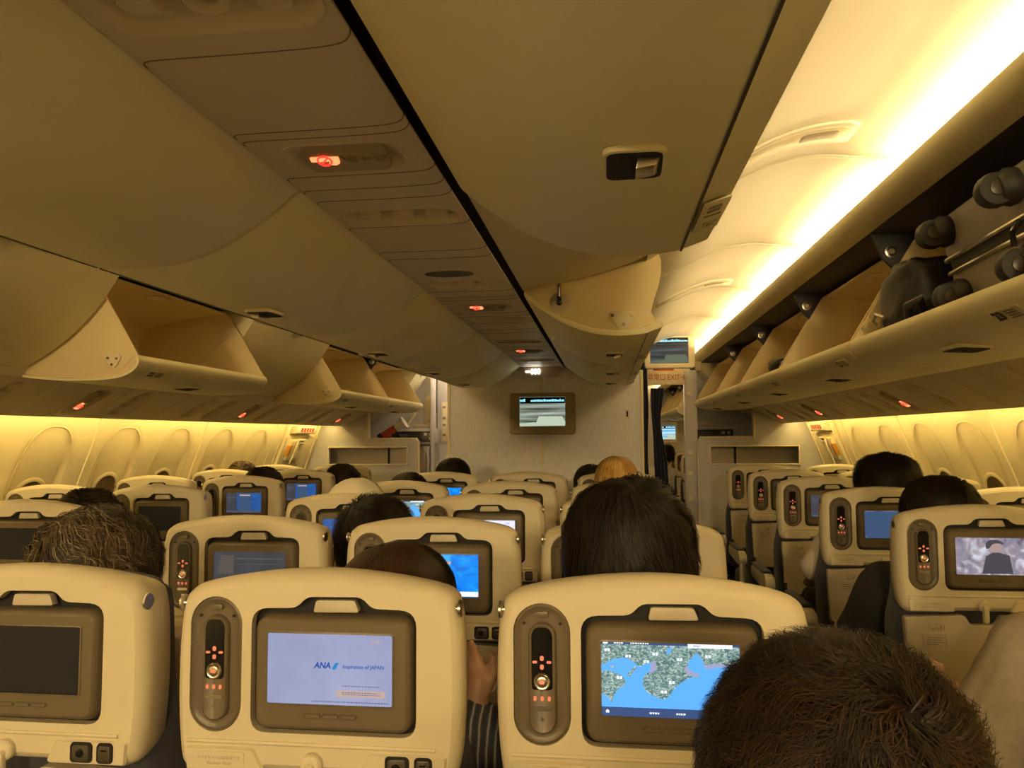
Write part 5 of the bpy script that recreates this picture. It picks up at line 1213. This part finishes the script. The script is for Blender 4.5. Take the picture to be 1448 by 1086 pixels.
person('person in white in the forward cabin beyond the doorway', 1.524, 9.69, 1.24, dx=-.30, dy=.25, shirt=F_WHITE, sx=-.30, hair=hd(BK, 1200, .06, .006, seed=28))
# pale pink blanket between the two seats
m = MB(); L = []
for k in range(15):
    z = 1.0-.55*k/14; L.append([(-.335+.038*math.cos(a)*(1+.3*math.sin(z*30+a))+.004*math.sin(z*25), 1.365+.05*math.sin(a), z) for a in [2*PI*j/20 for j in range(20)]])
m.loft(L); o = put('blanket', m.mesh('blanket', [F_PINK], smooth=80), label='pale pink blanket over the armrest between the left and middle nearest seats', cat='blanket')

# ------------------------------------------------------------------ luggage in the right bin
def suitcase():
    # lies on its back in the lowered bucket: wheels towards the aisle
    t = thing('suitcase', 'silver hard-shell suitcase with dark wheels lying in the open right-hand bin', 'suitcase', (1.335, 1.80, 1.655), (0, math.radians(-12), math.radians(-3)))
    m = MB()
    for y0, y1 in ((-.47,-.006),):
        pass
    # body: x depth into bin, y along the cabin, z thickness; two halves split by the zip
    def half(z0, z1, tap):
        o = rrect(.0, .40, -.25, .27, .05, 5)
        return [[(x, y, z) for x, y in inset(o, a)] for z, a in ((z0, tap[0]), (z0+(z1-z0)*.12, tap[1]), (z0+(z1-z0)*.88, tap[2]), (z1, tap[3]))]
    m = MB(); m.loft(half(.0, .112, (.02,.004,0,.002))); put('lower_shell', m.mesh('lower_shell', [M_SUIT], bevel=.003, split=50), t)
    m = MB(); m.loft(half(.145, .255, (.002,0,.004,.02))); put('upper_shell', m.mesh('upper_shell', [M_SUIT], bevel=.003, split=50), t)
    m = MB(); m.loft(half(.110, .147, (.006,.004,.004,.006))); put('zip_band', m.mesh('zip_band', [M_NAVY]), t)
    m = MB()
    for z in (.108, .143): o = rrect(-.004,.404,-.254,.274,.052,6); m.tube([(x, y, z+.002) for x, y in o]+[(o[0][0], o[0][1], z+.002)], .0055, 6, caps=False)
    put('zip_piping', m.mesh('zip_piping', [M_CHROME]), t)
    m = MB(); m.tube([(-.008,-.16,.14),(-.03,-.17,.12),(-.035,-.17,.09)], .006, 6); put('zip_pull', m.mesh('zip_pull', [M_BLACK]), t)
    for y in (-.165, .185):
        for z in (.050, .212):
            m = MB(); m.lathe([(.012,-.020),(.033,-.018),(.036,-.008),(.036,.008),(.033,.018),(.012,.020)], (-.040, y, z), 'y', 20)
            w_ = put('wheel', m.mesh('wheel', [M_TYRE], smooth=50), t)
            m = MB(); m.lathe([(.016,-.023),(.016,.023)], (-.040, y, z), 'y', 14); put('hub', m.mesh('hub', [M_TAUPE2], bevel=.002), w_)
            m = MB(); m.lathe([(.020,.03),(.036,.012),(.040,-.01),(.030,-.03)], (-.005, y, z), 'x', 18); put('wheel_housing', m.mesh('wheel_housing', [M_TYRE], smooth=50), w_)
    return t
suitcase()
def blob_bag(name, lab, cat, c, r, seed, mt):
    m = MB(); L = []
    for i in range(1, 18):
        a = PI*i/18
        row = []
        for k in range(26):
            b = 2*PI*k/26; v = Vector((math.sin(a)*math.cos(b), math.sin(a)*math.sin(b), -math.cos(a)))
            e = .6; q = Vector([math.copysign(abs(u)**e, u) for u in v]); d = 1+.16*noise.noise(v*2.2+Vector((seed,0,0)))+.05*noise.noise(v*7)
            row.append((c[0]+q.x*r[0]*d, c[1]+q.y*r[1]*d, c[2]+q.z*r[2]*d))
        L.append(row)
    m.loft(L); t = thing(name, lab, cat, (0,0,0)); put('bag_body', m.mesh('bag_body', [mt], smooth=70), t); return t
b = blob_bag('duffel_bag', 'slumped black nylon bag beside the silver suitcase in the open right-hand bin', 'bag', (1.385, 2.30, 1.745), (.120,.115,.115), 2, M_BAG)
m = MB(); m.tube([(1.265,2.34,1.70),(1.255,2.38,1.715),(1.26,2.42,1.70),(1.27,2.40,1.68),(1.265,2.34,1.70)], .005, 6); put('buckle', m.mesh('buckle', [M_CHROME]), b)
m = MB(); m.tube([(1.28,2.20,1.665),(1.255,2.14,1.70),(1.265,2.08,1.71),(1.30,2.14,1.68)], .012, 6); put('strap', m.mesh('strap', [M_BAG]), b)
b = blob_bag('pouch', 'small black pouch lying in the third open right-hand bin', 'pouch', (1.335, 3.98, 1.700), (.055,.10,.036), 5, M_BAG)
m = MB(); m.tube([(1.30,3.80,1.70),(1.30,3.72,1.705),(1.32,3.66,1.69)], .012, 6); put('strap', m.mesh('strap', [M_BAG]), b)

# ------------------------------------------------------------------ lights
def area(name, loc, direction, sx, sy, power, col):
    l = bpy.data.lights.new(name, 'AREA'); l.shape = 'RECTANGLE'; l.size = sx; l.size_y = sy; l.energy = power; l.color = col
    o = bpy.data.objects.new(name, l); COL.objects.link(o); o.location = loc
    d = Vector(direction).normalized(); o.rotation_euler = d.to_track_quat('-Z', 'Y').to_euler(); return o
WARM = (1., .73, .33); YEL = (1., .69, .20)
for s in (-1, 1):
    for a, b in zip(SEAMS, SEAMS[1:]):
        if a > 11.5: continue
        yc, ln = (a+b)/2, (b-a)-.10
        # tube lamps lying in the cove; local x runs along the cabin
        l = bpy.data.lights.new('cove_lamp', 'AREA'); l.shape = 'RECTANGLE'; l.size = ln; l.size_y = .03; l.energy = COVE*ln; l.color = WARM
        o = bpy.data.objects.new('cove_lamp', l); COL.objects.link(o)
        z = Vector((s*.30, 0, -1.)).normalized(); x = Vector((0,1,0)); y = z.cross(x)
        o.matrix_world = Matrix(((x.x, y.x, z.x, s*1.315), (x.y, y.y, z.y, yc), (x.z, y.z, z.z, 2.062), (0,0,0,1)))
    for yc, ln in ((-3., 3.), (1.2, 5.2), (5.3, 2.9), (10.1, 3.4)):
        l = bpy.data.lights.new('sidewall_lamp', 'AREA'); l.shape = 'RECTANGLE'; l.size = ln; l.size_y = .03; l.energy = SIDE*ln; l.color = YEL
        o = bpy.data.objects.new('sidewall_lamp', l); COL.objects.link(o)
        z = Vector((-s*.45, 0, .9)).normalized(); x = Vector((0,1,0)); y = z.cross(x)
        o.matrix_world = Matrix(((x.x, y.x, z.x, s*2.03), (x.y, y.y, z.y, yc), (x.z, y.z, z.z, 1.50), (0,0,0,1)))
for s in (-1, 1):
    for y in (-2.6, -4.3): area('rear_fill', (s*.95, y, 2.02), (s*.16, 1, -.24), .4, .16, REAR, (1., .74, .36))  # fill added behind the camera to brighten the seat backs
# fill lamps added to brighten the galley and lavatory walls
for x in (-1.45, 1.45): area('galley_fill', (x*.66, 7.2, 2.05), (x*.7,.25,-.8), .3, .15, GAL, (1.,.78,.5))
